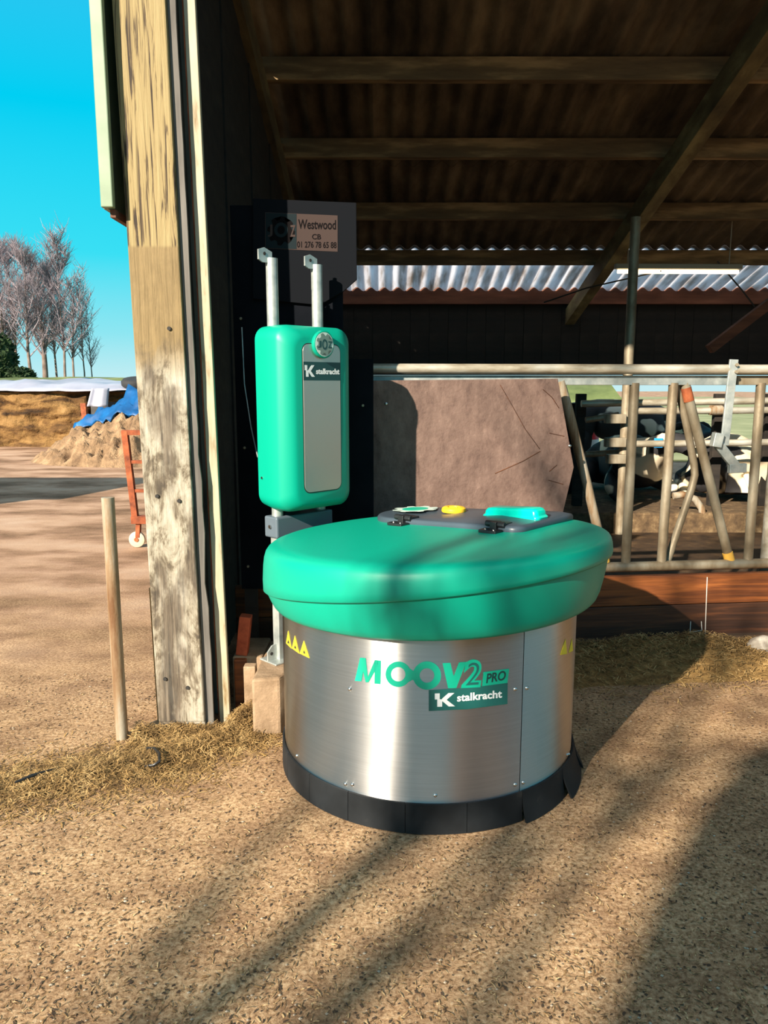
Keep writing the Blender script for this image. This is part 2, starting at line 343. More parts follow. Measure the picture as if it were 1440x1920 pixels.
def flat_piece(name, v2, f, fn, h, m, parent, maxlen=None):
    bm = bmesh.new(); vs_ = [bm.verts.new((x, y, 0)) for x, y in v2]
    for q in f:
        try: bm.faces.new([vs_[i] for i in q])
        except ValueError: pass
    bmesh.ops.triangulate(bm, faces=bm.faces[:])
    if maxlen:
        for _ in range(4):
            ed = [e_ for e_ in bm.edges if e_.calc_length() > maxlen]
            if not ed: break
            bmesh.ops.subdivide_edges(bm, edges=ed, cuts=1); bmesh.ops.triangulate(bm, faces=[q for q in bm.faces if len(q.verts) > 3])
    bmesh.ops.recalc_face_normals(bm, faces=bm.faces)
    r = bmesh.ops.extrude_face_region(bm, geom=bm.faces[:])
    for g in r['geom']:
        if isinstance(g, bmesh.types.BMVert): g.co.z = 1
    pts = [Vector(fn(v.co.x, v.co.y, h*v.co.z)) for v in bm.verts]
    bm.verts.index_update()
    b = MB(); b.add(pts, [tuple(v.index for v in q.verts) for q in bm.faces]); bm.free()
    return b.build(name, m, parent)
def poly_piece(name, poly, fn, h, m, parent, maxlen=None):
    return flat_piece(name, poly, [tuple(range(len(poly)))], fn, h, m, parent, maxlen)
T_STALK = text_geo('stalkracht', 1, .028, 0, 1.02)
T_TWO = text_geo('2', 1, .05, .15); T_TWOIN = text_geo('2', 1, -.012, .15)
T_PRO = text_geo('PRO', 1, .022, .15)
T_J = text_geo('J', 1, .02); T_O = text_geo('O', 1, .02); T_Z = text_geo('Z', 1, .02)
T_WEST = text_geo('Westwood', 1, .02); T_TEL = text_geo('01 276 78 65 88', 1, .02); T_CB = text_geo('CB', 1, .02); T_3612 = text_geo('3612', 1, 0)
KPOLY1 = [(0, .55), (0, 1), (.28, 1), (.28, .55), (.42, .55), (.42, .60), (.78, 1), (1.12, 1), (.68, .5), (1.16, 0), (.80, 0), (.46, .38), (.42, .38), (.42, 0), (.14, 0), (.14, .55)]

# ================================================================== LARGE STRUCTURE
# ground with a gentle roughness
b = MB(); xs = [-60, -30, -16, -9, -6, -4, -3, -2, -1, 0, 1, 2, 3, 4, 6, 10, 20, 40, 70]; ys = [-40, -20, -10, -5, -2, 0, 1, 2, 3, 4, 5, 6, 8, 10, 13, 17, 22, 30, 45, 80, 160]
b.add([(x, y, 0) for y in ys for x in xs], [(j*len(xs)+i, j*len(xs)+i+1, (j+1)*len(xs)+i+1, (j+1)*len(xs)+i) for j in range(len(ys)-1) for i in range(len(xs)-1)])
o = b.build('yard_ground', M['ground'], kind='structure'); 
# barn alley floor, bed
b = MB(); b.box(-.8, 7.2, 4.35, 7.62, 0, .02); b.build('floor', M['alley'], kind='structure')
b = MB(); b.box(1.0, 7.2, 7.62, 10.3, 0, .22); b.build('cubicle_bed', M['bed'], bevel=.02, kind='structure')
# roof
K0 = 4.0; SL = -.27; RX0, RX1 = -1.15, 7.2
def roofz(y): return CAMZ+K0+SL*y
P = .177
def sheet(name, x0, x1, y0, y1, dz, m, par, parm=None):
    b = MB(); nx = int(round((x1-x0)/P*8)); rows = 3; v = []
    for k in (0, 1):
        for j in range(rows):
            y = y0+(y1-y0)*j/(rows-1)
            for i in range(nx+1):
                x = x0+(x1-x0)*i/nx
                v.append((x, y, roofz(y)+dz+.026*math.cos(2*math.pi*x/P)+k*.008))
    f = []; N = nx+1
    for j in range(rows-1):
        for i in range(nx):
            a = j*N+i; f.append((a, a+1, a+N+1, a+N)); a += rows*N; f.append((a, a+N, a+N+1, a+1))
    o_ = rows*N
    for i in range(nx):
        f.append((i, o_+i, o_+i+1, i+1)); a = (rows-1)*N+i; f.append((a, a+1, o_+a+1, o_+a))
    b.add(v, f); return b.build(name, m, par, smooth=60)
roof = empty('roof', (3, 6.7, roofz(6.7))); roof['kind'] = 'structure'
W = 6*P
yy = [2.9, 5.4, 7.6, 9.22]
for r in range(3):
    x = RX0
    while x < RX1-.1:
        sheet('roof_sheet', x, x+W, yy[r]-.1, yy[r+1], .03-.005*r, M['roof'], roof); x += W
x = RX0
while x < RX1-.1:
    sheet('translucent_roof_sheet', x, x+W, 9.16, 10.34, .01, M['trans'], roof); x += W
PUR = [3.1, 4.75, 6.08, 7.06, 8.13, 9.18]
for y in PUR:
    b = MB(); b.box(RX0+.1, RX1, y-.04, y+.04, roofz(y)-.17, roofz(y)-.012); b.build('purlin', M['purlin'], roof, bevel=.004)
for x in (2.46, 6.4):
    b = MB(); b.beam((x, 3.0, roofz(3.0)-.30), (x, 10.9, roofz(10.9)-.30), .12, .2, up=(0, 0, 1)); b.build('rafter', M['rafter'], roof, bevel=.004)
b = MB(); b.beam((-.9, 3.0, roofz(3.0)-.30), (-.9, 10.2, roofz(10.2)-.30), .10, .2); b.build('rafter', M['rafter'], roof)
# wall plate and far wall (boards)
zpl = roofz(10.36)
b = MB(); b.box(RX0, RX1, 10.36, 10.44, zpl-.17, zpl+.05); b.build('trim_1', M['redbeam'], kind='structure', bevel=.004)
wf = empty('wall_far', (3, 10.3, 1.6)); wf['kind'] = 'structure'
x = -.9
while x < 7.1:
    b = MB(); b.box(x+.002, x+.248, 10.445+.004*math.sin(x*9), 10.47, 1.62, zpl+.02); b.build('board', M['darkwood'], wf); x += .25
b = MB(); b.box(-.9, 7.2, 10.472, 10.49, 1.62, zpl+.02); b.build('backing', M['darkwood'], wf)
wl = empty('wall_left', (-.9, 6.8, 0)); wl['kind'] = 'structure'
y = 3.42
while y < 10.2:
    y1 = min(y+.30, 10.26); b = MB(); b.box(-.93, -.90+.006*math.sin(y*7), y+.004, y1-.004, 0.0, roofz(y1)-.06); b.build('board', M['darkwood'], wl); y += .30
wr = empty('wall_right', (7.2, 6.8, 0)); wr['kind'] = 'structure'
y = 4.4
while y < 10.2:
    b = MB(); b.box(7.21, 7.25, y+.004, min(y+.5, 10.26)-.004, 0, roofz(y+.5)-.06); b.build('board', M['darkwood'], wr); y += .5
# exterior cladding edge left of the post
cl = empty('cladding_side', (-1.08, 3.6, 2.16)); cl['kind'] = 'structure'
b = MB(); b.box(-1.088, -1.040, 3.10, 3.13, 2.17, 4.62); b.build('edge_flashing', M['cladding'], cl, bevel=.004)
for k in range(7):
    y = 3.13+k*1.0; b = MB(); b.box(-1.088, -1.070, y+.002, y+.998, 2.17, roofz(y+1)+.0); b.build('cladding_sheet', M['cladding'], cl)
b = MB(); b.box(-1.066, -1.045, 3.14, 10.1, 2.14, 2.17); b.build('bottom_rail', M['claddingin'], cl)

# ================================================================== POST AND COLUMN
LEAN = Matrix(((1, 0, -.013, 0), (0, 1, 0, 0), (0, 0, 1, 0), (0, 0, 0, 1)))
def lean(mb):
    mb.v = [LEAN @ p for p in mb.v]; return mb
po = empty('timber_post', (-.885, 3.27, 0), label='thick timber corner post with flaking tan and white paint', cat='post')
# broad face with split bottom edge
b = MB(); pr = [(-.987, .03)]
b.box(-.987, -.785, 3.165, 3.36, .04, 4.5); lean(b).build('timber', M['post'], po, bevel=.006)
random.seed(3)
for i in range(11):                               # ragged splintered foot
    x0 = -.985+i*.0182; h = random.choice((.0, .0, .004, .012, .03))
    b = MB(); b.box(x0, x0+.0178, 3.168+random.random()*.006, 3.35, h, .041); lean(b).build('splinter', M['post'], po)
b = MB(); st = []
random.seed(5)
for k in range(41):
    z = .0+k*.11; st.append((-.752+random.uniform(-.006, .006)*(1 if z < 1.6 else .2), z))
poly = [(-.783, z) for _, z in st][::-1]
pts = st+poly; 
b.prism(pts, lambda x, z, h: (x, h, z), 3.186, 3.200); lean(b).build('side_board', M['greywood'], po)
for z, x in ((.24, -.945), (.20, -.85), (1.72, -.84), (1.04, -.93), (1.02, -.84)):
    b = MB(); b.tube([(x, 3.158, z), (x, 3.17, z)], .008, 10); lean(b).build('nail_hole', M['ink'], po)
b = MB(); b.box(-1.022, -.990, 3.26, 3.36, 0, .62); lean(b).build('backing_timber', M['yellowwood'], po, bevel=.004)
co = empty('steel_channel_column', (-.74, 3.32, 0), label='upright steel channel column with a cream lit edge beside the timber post', cat='column')
b = MB(); b.box(-.785, -.730, 3.345, 3.36, 0, 4.4); lean(b).build('web', M['channel'], co)
b = MB(); b.box(-.7845, -.779, 3.205, 3.345, 0, 4.4); lean(b).build('flange', M['channel'], co)
b = MB(); b.box(-.741, -.735, 3.245, 3.345, 0, 4.4); lean(b).build('flange', M['rust'], co)
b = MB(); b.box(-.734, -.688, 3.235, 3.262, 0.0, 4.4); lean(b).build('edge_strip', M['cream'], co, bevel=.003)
v, f = fit(T_3612, 0, .11, 0, .022)
flat_piece('handwritten_number', v, f, lambda x, y, h: (-.745-y, 3.344-h, .06+x), .0006, M['ink'], co)

# ================================================================== FEED FENCE
def wl_box(name, u0, u1, d0, d1, z0, z1, m, par=None, bevel=0):
    b = MB(); q = rr = None
    v = [wallp(u, d, z) for z in (z0, z1) for d in (d0, d1) for u in (u0, u1)]
    b.add(v, [(0, 2, 3, 1), (4, 5, 7, 6), (0, 1, 5, 4), (2, 6, 7, 3), (0, 4, 6, 2), (1, 3, 7, 5)])
    return b.build(name, m, par, bevel=bevel)
UL, UR = -.80, 3.4
kb = wl_box('kerb', UL, UR, -.25, .05, 0, .075, M['kerb'], bevel=.012); kb['kind'] = 'structure'
zb = onwall(1300, 1193)[1]; zt = onwall(1300, 1078)[1]; zm = zb+(zt-zb)*.52
random.seed(11)
tag(wl_box('barrier_plank', UL, UR, -.05, .0, zm+.004, zt, M['plank'], bevel=.004), 'orange-brown timber barrier plank under the feed fence, upper of two', 'plank', 'barrier planks')
tag(wl_box('barrier_plank', UL, UR, -.05, -.003, zb, zm, M['plankd'], bevel=.004), 'dark timber barrier plank under the feed fence, lower of two', 'plank', 'barrier planks')
ck = empty('chalk_mark', wallp(1.8, .002, .25), label='white chalk lines drawn on the barrier planks', cat='chalk mark')
for (x0, y0, x1, y1) in ((1326, 1082, 1322, 1190), (1295, 1165, 1294, 1185), (1294, 1185, 1316, 1182), (1316, 1182, 1315, 1165)):
    p0 = onwall(x0, y0, .001)[2]; p1 = onwall(x1, y1, .001)[2]
    b = MB(); b.beam(p0, p1, .004, .0016, up=(0, -1, 0)); b.build('chalk_line', M['chalk'], ck)
ff = empty('feed_fence', wallp(1.3, 0, .4), label='galvanised feed fence with slanted bars above the barrier planks', cat='fence')
def wtube(name, pix, r, m, d=0, n=12, par=None):
    b = MB(); b.tube([onwall(x, y, d)[2] for x, y in pix], r, n); return b.build(name, m, par or ff, smooth=50)
zr = onwall(1020, 692)[1]
b = MB(); b.tube([wallp(-.35, .03, zr), wallp(1.0, .03, zr), wallp(UR, .03, zr)], .026, 14); b.build('top_rail', M['rail'], ff, smooth=50)
z0, z1 = onwall(1200, 722)[1], onwall(1200, 704)[1]
wl_box('flat_rail', -.35, 1.92, -.03, .005, z0, z1, M['galv'], ff, bevel=.003)
wl_box('flat_rail', 1.94, UR, -.03, .005, z0, z1, M['galvd'], ff, bevel=.003)
zbr = onwall(1280, 1060)[1]
b = MB(); b.tube([wallp(.2, 0, zbr), wallp(UR, 0, zbr)], .028, 12); b.build('bottom_rail', M['galvd'], ff, smooth=50)
rb = .026
wtube('bar', [(1050, 715), (1066, 770), (1100, 905), (1133, 1046)], rb, M['rustpipe'], -.01)
wtube('bar', [(1190, 718), (1173, 1056)], rb, M['galvd'], -.01)
wtube('bar', [(1263, 718), (1240, 1056)], rb, M['galvd'], -.01)
wtube('bar', [(1271, 722), (1288, 800), (1301, 868), (1303, 890), (1297, 915), (1250, 1056)], .021, M['galvd'], -.055)
wtube('bar', [(1284, 718), (1325, 880), (1366, 1044)], rb, M['galvd'], -.02)
wtube('bar', [(1427, 718), (1402, 1056)], rb, M['galvd'], -.01)
for x0, x1 in ((1500, 1476), (1575, 1548)): wtube('bar', [(x0, 718), (x1, 1056)], rb, M['galvd'], -.01)
for (x, y, xx, yy_) in ((1130, 1035, 1134, 1054), (1364, 1036, 1369, 1054)):
    wtube('end_cap', [(x, y), (xx, yy_)], rb+.003, M['gold'], -.012)
wtube('rust_collar', [(1286, 727), (1292, 752)], rb+.002, M['rust'], -.02)
# latch lever
b = MB(); b.beam(onwall(1376, 674, .05)[2], onwall(1358, 835, .05)[2], .046, .014, up=(0, -1, 0)); lv = b.build('latch_lever', M['galv'], ff, bevel=.002)
for (x, y) in ((1377, 684), (1376, 697)):
    b = MB(); p = onwall(x+4, y, .06)[2]; b.tube([p, p+Vector((0, -.012, 0))], .009, 8); b.build('bolt', M['galvd'], lv)
b = MB(); b.beam(onwall(1347, 812, .06)[2], onwall(1341, 838, .06)[2], .05, .05, up=(0, -1, 0)); b.build('latch_bracket', M['galv'], ff, bevel=.003)
b = MB(); b.beam(onwall(1347, 834, .05)[2], onwall(1382, 878, .05)[2], .05, .03, up=(0, -1, 0)); b.build('latch_arm', M['galv'], ff, bevel=.003)
b = MB(); b.beam(onwall(1366, 879, .05)[2], onwall(1398, 877, .05)[2], .05, .03, up=(0, -1, 0)); b.build('latch_plate', M['galv'], ff, bevel=.003)
# end post at right
ep = onwall(1452, 1000, -.12)
b = MB(); c = wallp(ep[0], -.12, 0); b.tube([(c.x, c.y, .02), (c.x, c.y, roofz(c.y)-.2)], .065, 16)
tag(b.build('barn_post', M['rail'], smooth=50), 'pale round steel post at the right end of the feed fence', 'post')

# plywood panel in front of the fence
pp = empty('plywood_panel', wallp(.5, .17, .3), label='scuffed brown plywood panel with cut corners fixed to the feed fence', cat='panel')
pix = [(640, 714), (1046, 710), (1076, 876), (1050, 985), (1040, 1120), (640, 1125)]
poly = [onwall(x, y, .17)[:2] for x, y in pix][::-1]
b = MB(); b.prism(poly, lambda u, z, h: wallp(u, h, z), .152, .17); b.build('board', M['ply'], pp, bevel=.002)
for (x, y) in ((724, 757), (1068, 836), (995, 955)):
    p = onwall(x, y, .17)[2]; b = MB(); b.lathe([(.009, 0), (.009, .004), (.005, .008)], 10, Matrix.Translation(p) @ Matrix.Rotation(R(90), 4, 'X')); b.build('bolt', M['chrome'], pp, smooth=50)
for pts in ([(938, 722), (960, 760), (985, 805), (1012, 842)], [(1013, 846), (980, 865), (928, 888)], [(1018, 730), (1035, 745), (1048, 765)], [(1030, 812), (1058, 818)], [(1044, 872), (1030, 884)], [(1028, 900), (1056, 908)]):
    b = MB(); b.tube([onwall(x, y, .1702)[2] for x, y in pts], .0022, 5); b.build('scratch', M['ink'] if False else M['plankd'], pp)
for x in (760, 1020):
    for z in (1.42, .62):
        c = onwall(x, 800, .10); q0, q1 = wallp(c[0], .06, z), wallp(c[0], .1515, z)
        b = MB(); b.beam(q0, q1, .06, .05); b.build('spacer_block', M['darkwood'], pp)
# black board behind the charging station, lower right widened to stand in for shade
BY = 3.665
bb = empty('black_board', (-.44, BY, .5), label='tall black board behind the charging station, its lower right widened as shade', cat='board')
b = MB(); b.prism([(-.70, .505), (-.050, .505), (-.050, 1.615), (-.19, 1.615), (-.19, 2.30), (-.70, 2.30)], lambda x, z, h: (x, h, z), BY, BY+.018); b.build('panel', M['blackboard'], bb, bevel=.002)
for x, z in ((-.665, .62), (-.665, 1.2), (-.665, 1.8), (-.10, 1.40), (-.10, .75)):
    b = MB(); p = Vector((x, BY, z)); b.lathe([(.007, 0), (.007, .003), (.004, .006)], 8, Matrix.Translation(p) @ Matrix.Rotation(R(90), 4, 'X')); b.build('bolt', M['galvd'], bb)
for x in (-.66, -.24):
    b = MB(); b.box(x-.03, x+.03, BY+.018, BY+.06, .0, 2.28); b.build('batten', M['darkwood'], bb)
sg = empty('sign_board', (-.37, BY-.02, 2.0), label='dark sign board with a printed label above the charging box, shade darkened into both colours', cat='sign')
pix = [(474, 372), (668, 380), (669, 524), (644, 546), (600, 572), (474, 560)]
poly = [(at(x, y, BY-.02).x, at(x, y, BY-.02).z) for x, y in pix][::-1]
b = MB(); b.prism(poly, lambda u, z, h: (u, h, z), BY-.02, BY-.002); b.build('board', mat('shade_dark_board', S(17, 19, 23), .9, spec=.08), sg, bevel=.002)  # board colour darkened to stand in for shade
def sgn(x, y, h): return at(x, y, BY-.0205-h)
def pxrect(x0, x1, y0, y1, sk=0.0): return [(x0, y1), (x1, y1+sk), (x1, y0+sk), (x0, y0)]
lb = poly_piece('label', pxrect(497, 633, 398, 466, 6), sgn, .001, M['signlabel'], sg)
poly_piece('label_block', pxrect(498, 556, 399, 465, 2), lambda x, y, h: sgn(x, y, h+.0012), .0008, M['signlabel2'], lb)
gear = []
for i in range(48):
    a = 2*math.pi*i/48; r = 26 if (i//3) % 2 == 0 else 20
    gear.append((527+r*math.cos(a), 433+r*1.05*math.sin(a)))
poly_piece('gear_emblem', gear, lambda x, y, h: sgn(x, y, h+.0022), .0006, M['signink'], lb)
ringp = [(527+13*math.cos(2*math.pi*i/24), 431+14*math.sin(2*math.pi*i/24)) for i in range(24)]
poly_piece('emblem_ring', ringp, lambda x, y, h: sgn(x, y, h+.003), .0005, M['signlabel2'], lb)
ringp = [(527+7*math.cos(2*math.pi*i/24), 431+8*math.sin(2*math.pi*i/24)) for i in range(24)]
poly_piece('emblem_centre', ringp, lambda x, y, h: sgn(x, y, h+.0037), .0005, M['signink'], lb)
for T, x0, x1, y0, y1 in ((T_J, 502, 511, 444, 421), (T_Z, 544, 554, 444, 422)):
    v, f = fit(T, x0, x1, y0, y1); flat_piece('emblem_letter', v, f, lambda x, y, h: sgn(x, y, h+.003), .0006, M['signlabel'], lb)
for T, x0, x1, y0, y1 in ((T_WEST, 559, 630, 428, 410), (T_CB, 585, 602, 447, 437), (T_TEL, 557, 631, 463, 451)):
    v, f = fit(T, x0, x1, y0, y1); flat_piece('lettering', v, f, lambda x, y, h: sgn(x, y+(x-497)*.02, h+.0012), .0006, M['signink'], lb)
# thin cable
b = MB(); b.tube([(-.66, BY-.008, 1.76), (-.655, BY-.01, 1.5), (-.62, 3.60, 1.3), (-.560, 3.40, 1.18)], .003, 6)
tag(b.build('cable', M['galv'], smooth=60), 'thin pale cable running down to the green charging box', 'cable')

# ================================================================== MACHINE
C = Vector((.175, 2.957, 0)); RD = .575; MA = math.atan2(-.66, .75)
mc = empty('feed_pusher_robot', C, MA, 'round green and stainless steel feed pushing robot on the yard floor', 'robot', local=True)
def loc(a, r, z):                                  # a: angle from the camera-facing direction, to the right
    p = Vector((r*math.sin(a), -r*math.cos(a), z)); return Matrix.Rotation(-MA, 4, 'Z') @ p
def oncyl(px, py, r=RD):
    d = ray(px, py); o = Vector((0, 0, CAMZ))-C
    A = d.x**2+d.y**2; Bq = 2*(o.x*d.x+o.y*d.y); Cq = o.x**2+o.y**2-r*r; D = max(Bq*Bq-4*A*Cq, 0)
    t = (-Bq-math.sqrt(D))/(2*A); p = o+d*t
    return math.atan2(p.x, -p.y), p.z
def zt_(s): return .928+.06*s
def zs_(s): return .782+.155*s
def zb_(s): return .672+.055*s
ZST = .10
aseam = oncyl(978, 1350)[0]
def shell(name, a0, a1):
    b = MB(); n = max(8, int((a1-a0)/R(4))); v = []; f = []
    for i in range(n+1):
        a = a0+(a1-a0)*i/n
        for r, z in ((RD-.004, ZST), (RD, ZST), (RD, .30), (RD, .50), (RD, .72), (RD-.004, .72)): v.append(loc(a, r, z))
    for i in range(n):
        for k in range(5): f.append((i*6+k, (i+1)*6+k, (i+1)*6+k+1, i*6+k+1))
        f.append((i*6+5, (i+1)*6+5, (i+1)*6, i*6))
    f.append((0, 1, 2, 3, 4, 5)); f.append(tuple(n*6+k for k in range(6)))
    b.add(v, f); return b.build(name, M['steel'], mc, smooth=40)
gap = .0028
sh1 = shell('steel_shell', aseam-R(120)+gap, aseam-gap); sh2 = shell('steel_shell', aseam+gap, aseam+R(120)-gap); sh3 = shell('steel_shell', aseam+R(120)+gap, aseam+R(240)-gap)
b = MB(); b.rings([[loc(2*math.pi*i/64, RD-.008, z) for i in range(64)] for z in (.02, .70)]); b.build('inner_drum', M['chrome'], mc, smooth=40)
for (x, y) in ((656, 1292), (648, 1470), (661, 1471), (816, 1491), (966, 1292), (988, 1290), (966, 1471), (981, 1467), (557, 1417), (1066, 1414), (1063, 1415)):
    a, z = oncyl(x, y); par = sh2 if a > aseam else sh1
    p = loc(a, RD, z); q = loc(a, RD+.006, z); b = MB(); b.tube([p, p.lerp(q, .6), q], [.0075, .006, .002], 10); b.build('rivet', M['chrome'], par, smooth=60)
# skirt flaps
edges = [-176, -155, -134, -112, -90, -68]+[math.degrees(oncyl(x, 1530, RD+.006)[0]) for x in (583, 654, 760, 875, 977)]+[55, 78, 100, 122, 144, 164]
edges = sorted(edges)
for i in range(len(edges)):
    a0 = R(edges[i]); a1 = R(edges[i+1]) if i+1 < len(edges) else R(edges[0]+360)
    if edges[i] < 51 and a1 > R(51): pass
    flare = .004+(.03 if edges[i] > 40 else 0)+(.012 if 25 < edges[i] < 40 else 0)
    b = MB(); n = 6; v = []; f = []
    g = .0016
    for j in range(n+1):
        a = a0+g+(a1-a0-2*g)*j/n
        fl = flare+(.010*(1-j/n) if edges[i] > 25 else 0)
        for r, z in ((RD+.003, ZST+.012), (RD+.010, ZST+.012), (RD+.010+fl*.35, .055), (RD+.008+fl, .004), (RD+.000+fl, .004), (RD+.004+fl*.35, .055)): v.append(loc(a, r if r > RD+.004 or z < .1 else RD+.003, z))
    for j in range(n):
        for k in range(6): f.append((j*6+k, (j+1)*6+k, (j+1)*6+(k+1) % 6, j*6+(k+1) % 6))
    f.append((0, 1, 2, 3, 4, 5)); f.append(tuple(n*6+k for k in range(6)))
    b.add(v, f); b.build('skirt_flap', M['rubber'], mc, smooth=35)
# green cover and lid
NL = 96; OFF = .034
def ring(r, zf, off=OFF, ex=2.12):
    out_ = []
    for i in range(NL):
        t = 2*math.pi*i/NL; c_, s_ = math.cos(t), math.sin(t)
        k = (abs(c_)**ex+abs(s_)**ex)**(-1/ex)
        x, y = off+r*k*c_, r*k*s_; out_.append(Vector((x, y, zf(x))))
    return out_
def lerpz(fa, fb, t): return lambda s: fa(s)*(1-t)+fb(s)*t
b = MB(); rg = [ring(.552, lambda s: zb_(s)+.012, .0), ring(.585, zb_, .018)]
for t, r in ((.03, .598), (.10, .608), (.25, .618), (.5, .628), (.8, .637), (1.0, .641)): rg.append(ring(r, lerpz(zb_, zs_, t), OFF))
rg.append(ring(.60, lambda s: zs_(s)+.01)); b.rings(rg); b.build('lower_cover', M['green'], mc, smooth=50)
b = MB(); rg = [ring(.61, lambda s: zs_(s)+.004), ring(.649, lambda s: zs_(s)+.001), ring(.655, lambda s: zs_(s)+.007)]
for t, r in ((.25, .656), (.55, .653), (.72, .649), (.83, .643), (.90, .634), (.955, .620), (.99, .600), (1.0, .575)): rg.append(ring(r, lerpz(zs_, zt_, t)))
for r, h in ((.45, .004), (.25, .007), (.05, .008)): rg.append(ring(r, lambda s, h=h: zt_(s)+h))
b.rings(rg); lid = b.build('lid', M['green'], mc, smooth=50)
# hatch
hp = []
for p in rrect(-.47, .355, .088, .56, .05, 6): hp.append(p)
# big round corner on the station side
hp = [(x, y) for x, y in hp if not (x < -.28 and y < .32)]
arc = [(-.25-.22*math.sin(R(a)), .308-.22*math.cos(R(a))) for a in range(90, -1, -9)]
idx = max(range(len(hp)), key=lambda i: -hp[i][0]+hp[i][1])
poly = [p for p in rrect(-.47, .355, .088, .56, .05, 6)][:21]    # br, tr, tl corners
poly = poly+arc
def clip(p):
    x, y = p[0]-OFF, p[1]; r = math.hypot(x, y); return p if r < .60 else (OFF+x*.60/r, y*.60/r)
poly = [clip(p) for p in poly]
fine = []
for i in range(len(poly)):
    a, c_ = Vector(poly[i]), Vector(poly[(i+1) % len(poly)]); k = max(1, int((c_-a).length/.06))
    for j in range(k): fine.append(tuple(a.lerp(c_, j/k)))
cxy = (sum(p[0] for p in fine)/len(fine), sum(p[1] for p in fine)/len(fine))
def hring(k, h): return [Vector((cxy[0]+(x-cxy[0])*k, cxy[1]+(y-cxy[1])*k, zt_(x)+h)) for x, y in fine]
b = MB(); b.rings([hring(.98, -.012), hring(1.0, .004), hring(1.0, .018), hring(.985, .026), hring(.95, .029), hring(.5, .031)]); hatch = b.build('hatch', M['slate'], mc, smooth=50)
HZ = .029
for s in (-.205, .25):
    b = MB(); z = zt_(s)
    b.box(s-.038, s+.038, .030, .082, z+.006, z+.018); b.box(s-.038, s+.038, .098, .150, z+HZ-.002, z+HZ+.009)
    b.tube([(s-.042, .090, z+.034), (s+.042, .090, z+.034)], .012, 10); b.box(s-.014, s+.014, .07, .11, z+.012, z+.044)
    hg = b.build('hinge', M['black'], mc, bevel=.002)
    for k in (-.018, .018):
        b = MB(); b.tube([(s+k, .050, z+.017), (s+k, .050, z+.0205)], .005, 8); b.build('screw', M['chrome'], hg)
s, t = -.15, .37; z = zt_(s)+HZ
b = MB(); b.lathe([(.052, 0), (.054, .006), (.052, .016), (.044, .022), (.028, .022), (.026, .012), (.001, .012)], 28, Matrix.Translation((s, t, z-.002))); sb = b.build('stop_button', M['yellow'], mc, smooth=40)
b = MB(); b.box(s-.02, s+.02, t-.006, t+.006, z+.009, z+.021); b.build('button_bar', M['yellow'], sb, bevel=.002)
s, t = .205, .30; z = zt_(s)+HZ
b = MB(); rg = []
for k, h in ((1.0, -.003), (1.02, .008), (.98, .014), (.95, .016), (.93, .030), (.86, .040), (.75, .043)):
    rg.append([Vector((s+x*k, t+y*k, z+h+.06*x)) for x, y in rrect(-.13, .13, -.045, .045, .02)])
b.rings(rg); b.build('indicator_light', M['glow'], mc, smooth=45)
# gear print on the hatch
gx, gy = -.36, .36
def hat(x, y, h): return (x, y, zt_(x)+.0305+h)
gear = []
for i in range(48):
    a = 2*math.pi*i/48; r = .105 if (i//3) % 2 == 0 else .082; gear.append((gx+r*math.cos(a), gy+r*math.sin(a)))
poly_piece('gear_print', gear, hat, .0006, M['badgel'], hatch)
poly_piece('gear_print_centre', [(gx+.06*math.cos(2*math.pi*i/24), gy+.06*math.sin(2*math.pi*i/24)) for i in range(24)], lambda x, y, h: hat(x, y, h+.0007), .0006, M['lgreen'], hatch)
# --- lettering on the drum
def cyl(px, py, h): a, z = oncyl(px, py); return loc(a, RD+.0004+h, z)
def cylp(name, poly, m, lift=0, par=sh1): return poly_piece(name, poly, lambda x, y, h: cyl(x, y, h+lift), .0007, m, par, 8)
def Zx(x, y): return (640+x/4.235, 1180+y/4.235)   # measured on an enlarged crop
v = [Zx(*p) for p in [(108, 408), (150, 224), (195, 228), (160, 412), (195, 228), (150, 224), (194, 420), (216, 420), (218, 330), (190, 380), (216, 420), (266, 244), (315, 247), (262, 340), (266, 244), (315, 247), (312, 436), (264, 430)]]
flat_piece('letter_m', v, [(0, 1, 2, 3), (5, 4, 7, 6), (6, 10, 12, 11), (14, 15, 16, 17)], lambda x, y, h: cyl(x, y, h), .0007, M['lgreen'], sh1, 8)
def oring(cx, cy, ro, ri, ry=1.05):
    n = 40; o_ = [Zx(cx+ro*math.cos(2*math.pi*i/n), cy+ro*ry*math.sin(2*math.pi*i/n)) for i in range(n)]; i_ = [Zx(cx+ri*math.cos(2*math.pi*i/n), cy+ri*ry*math.sin(2*math.pi*i/n)) for i in range(n)]
    return o_+i_, [(i, (i+1) % n, n+(i+1) % n, n+i) for i in range(n)]
for k, (cx, cy, ro, ri) in enumerate(((452, 356, 101, 57), (680, 366, 112, 58))):
    v, f = oring(cx, cy, ro, ri, 1.0); flat_piece('letter_o', v, f, lambda x, y, h, k=k: cyl(x, y, h+.0002*k), .0007, M['lgreen'], sh1, 8)
cylp('letter_bridge', [Zx(*p) for p in [(530, 300), (570, 330), (605, 300), (605, 420), (565, 400), (530, 420)]], M['lgreen'], .0001)
cylp('letter_v', [Zx(*p) for p in [(803, 268), (866, 266), (892, 372), (934, 262), (992, 258), (912, 466), (848, 468)]], M['lgreen'])
v, f = fit(T_TWO, *(Zx(950, 0)[0], Zx(1112, 0)[0]), Zx(0, 466)[1], Zx(0, 244)[1]); flat_piece('numeral', v, f, lambda x, y, h: cyl(x, y-(x-Zx(950, 0)[0])*.05, h+.0002), .0007, M['lgreen'], sh1, 6)
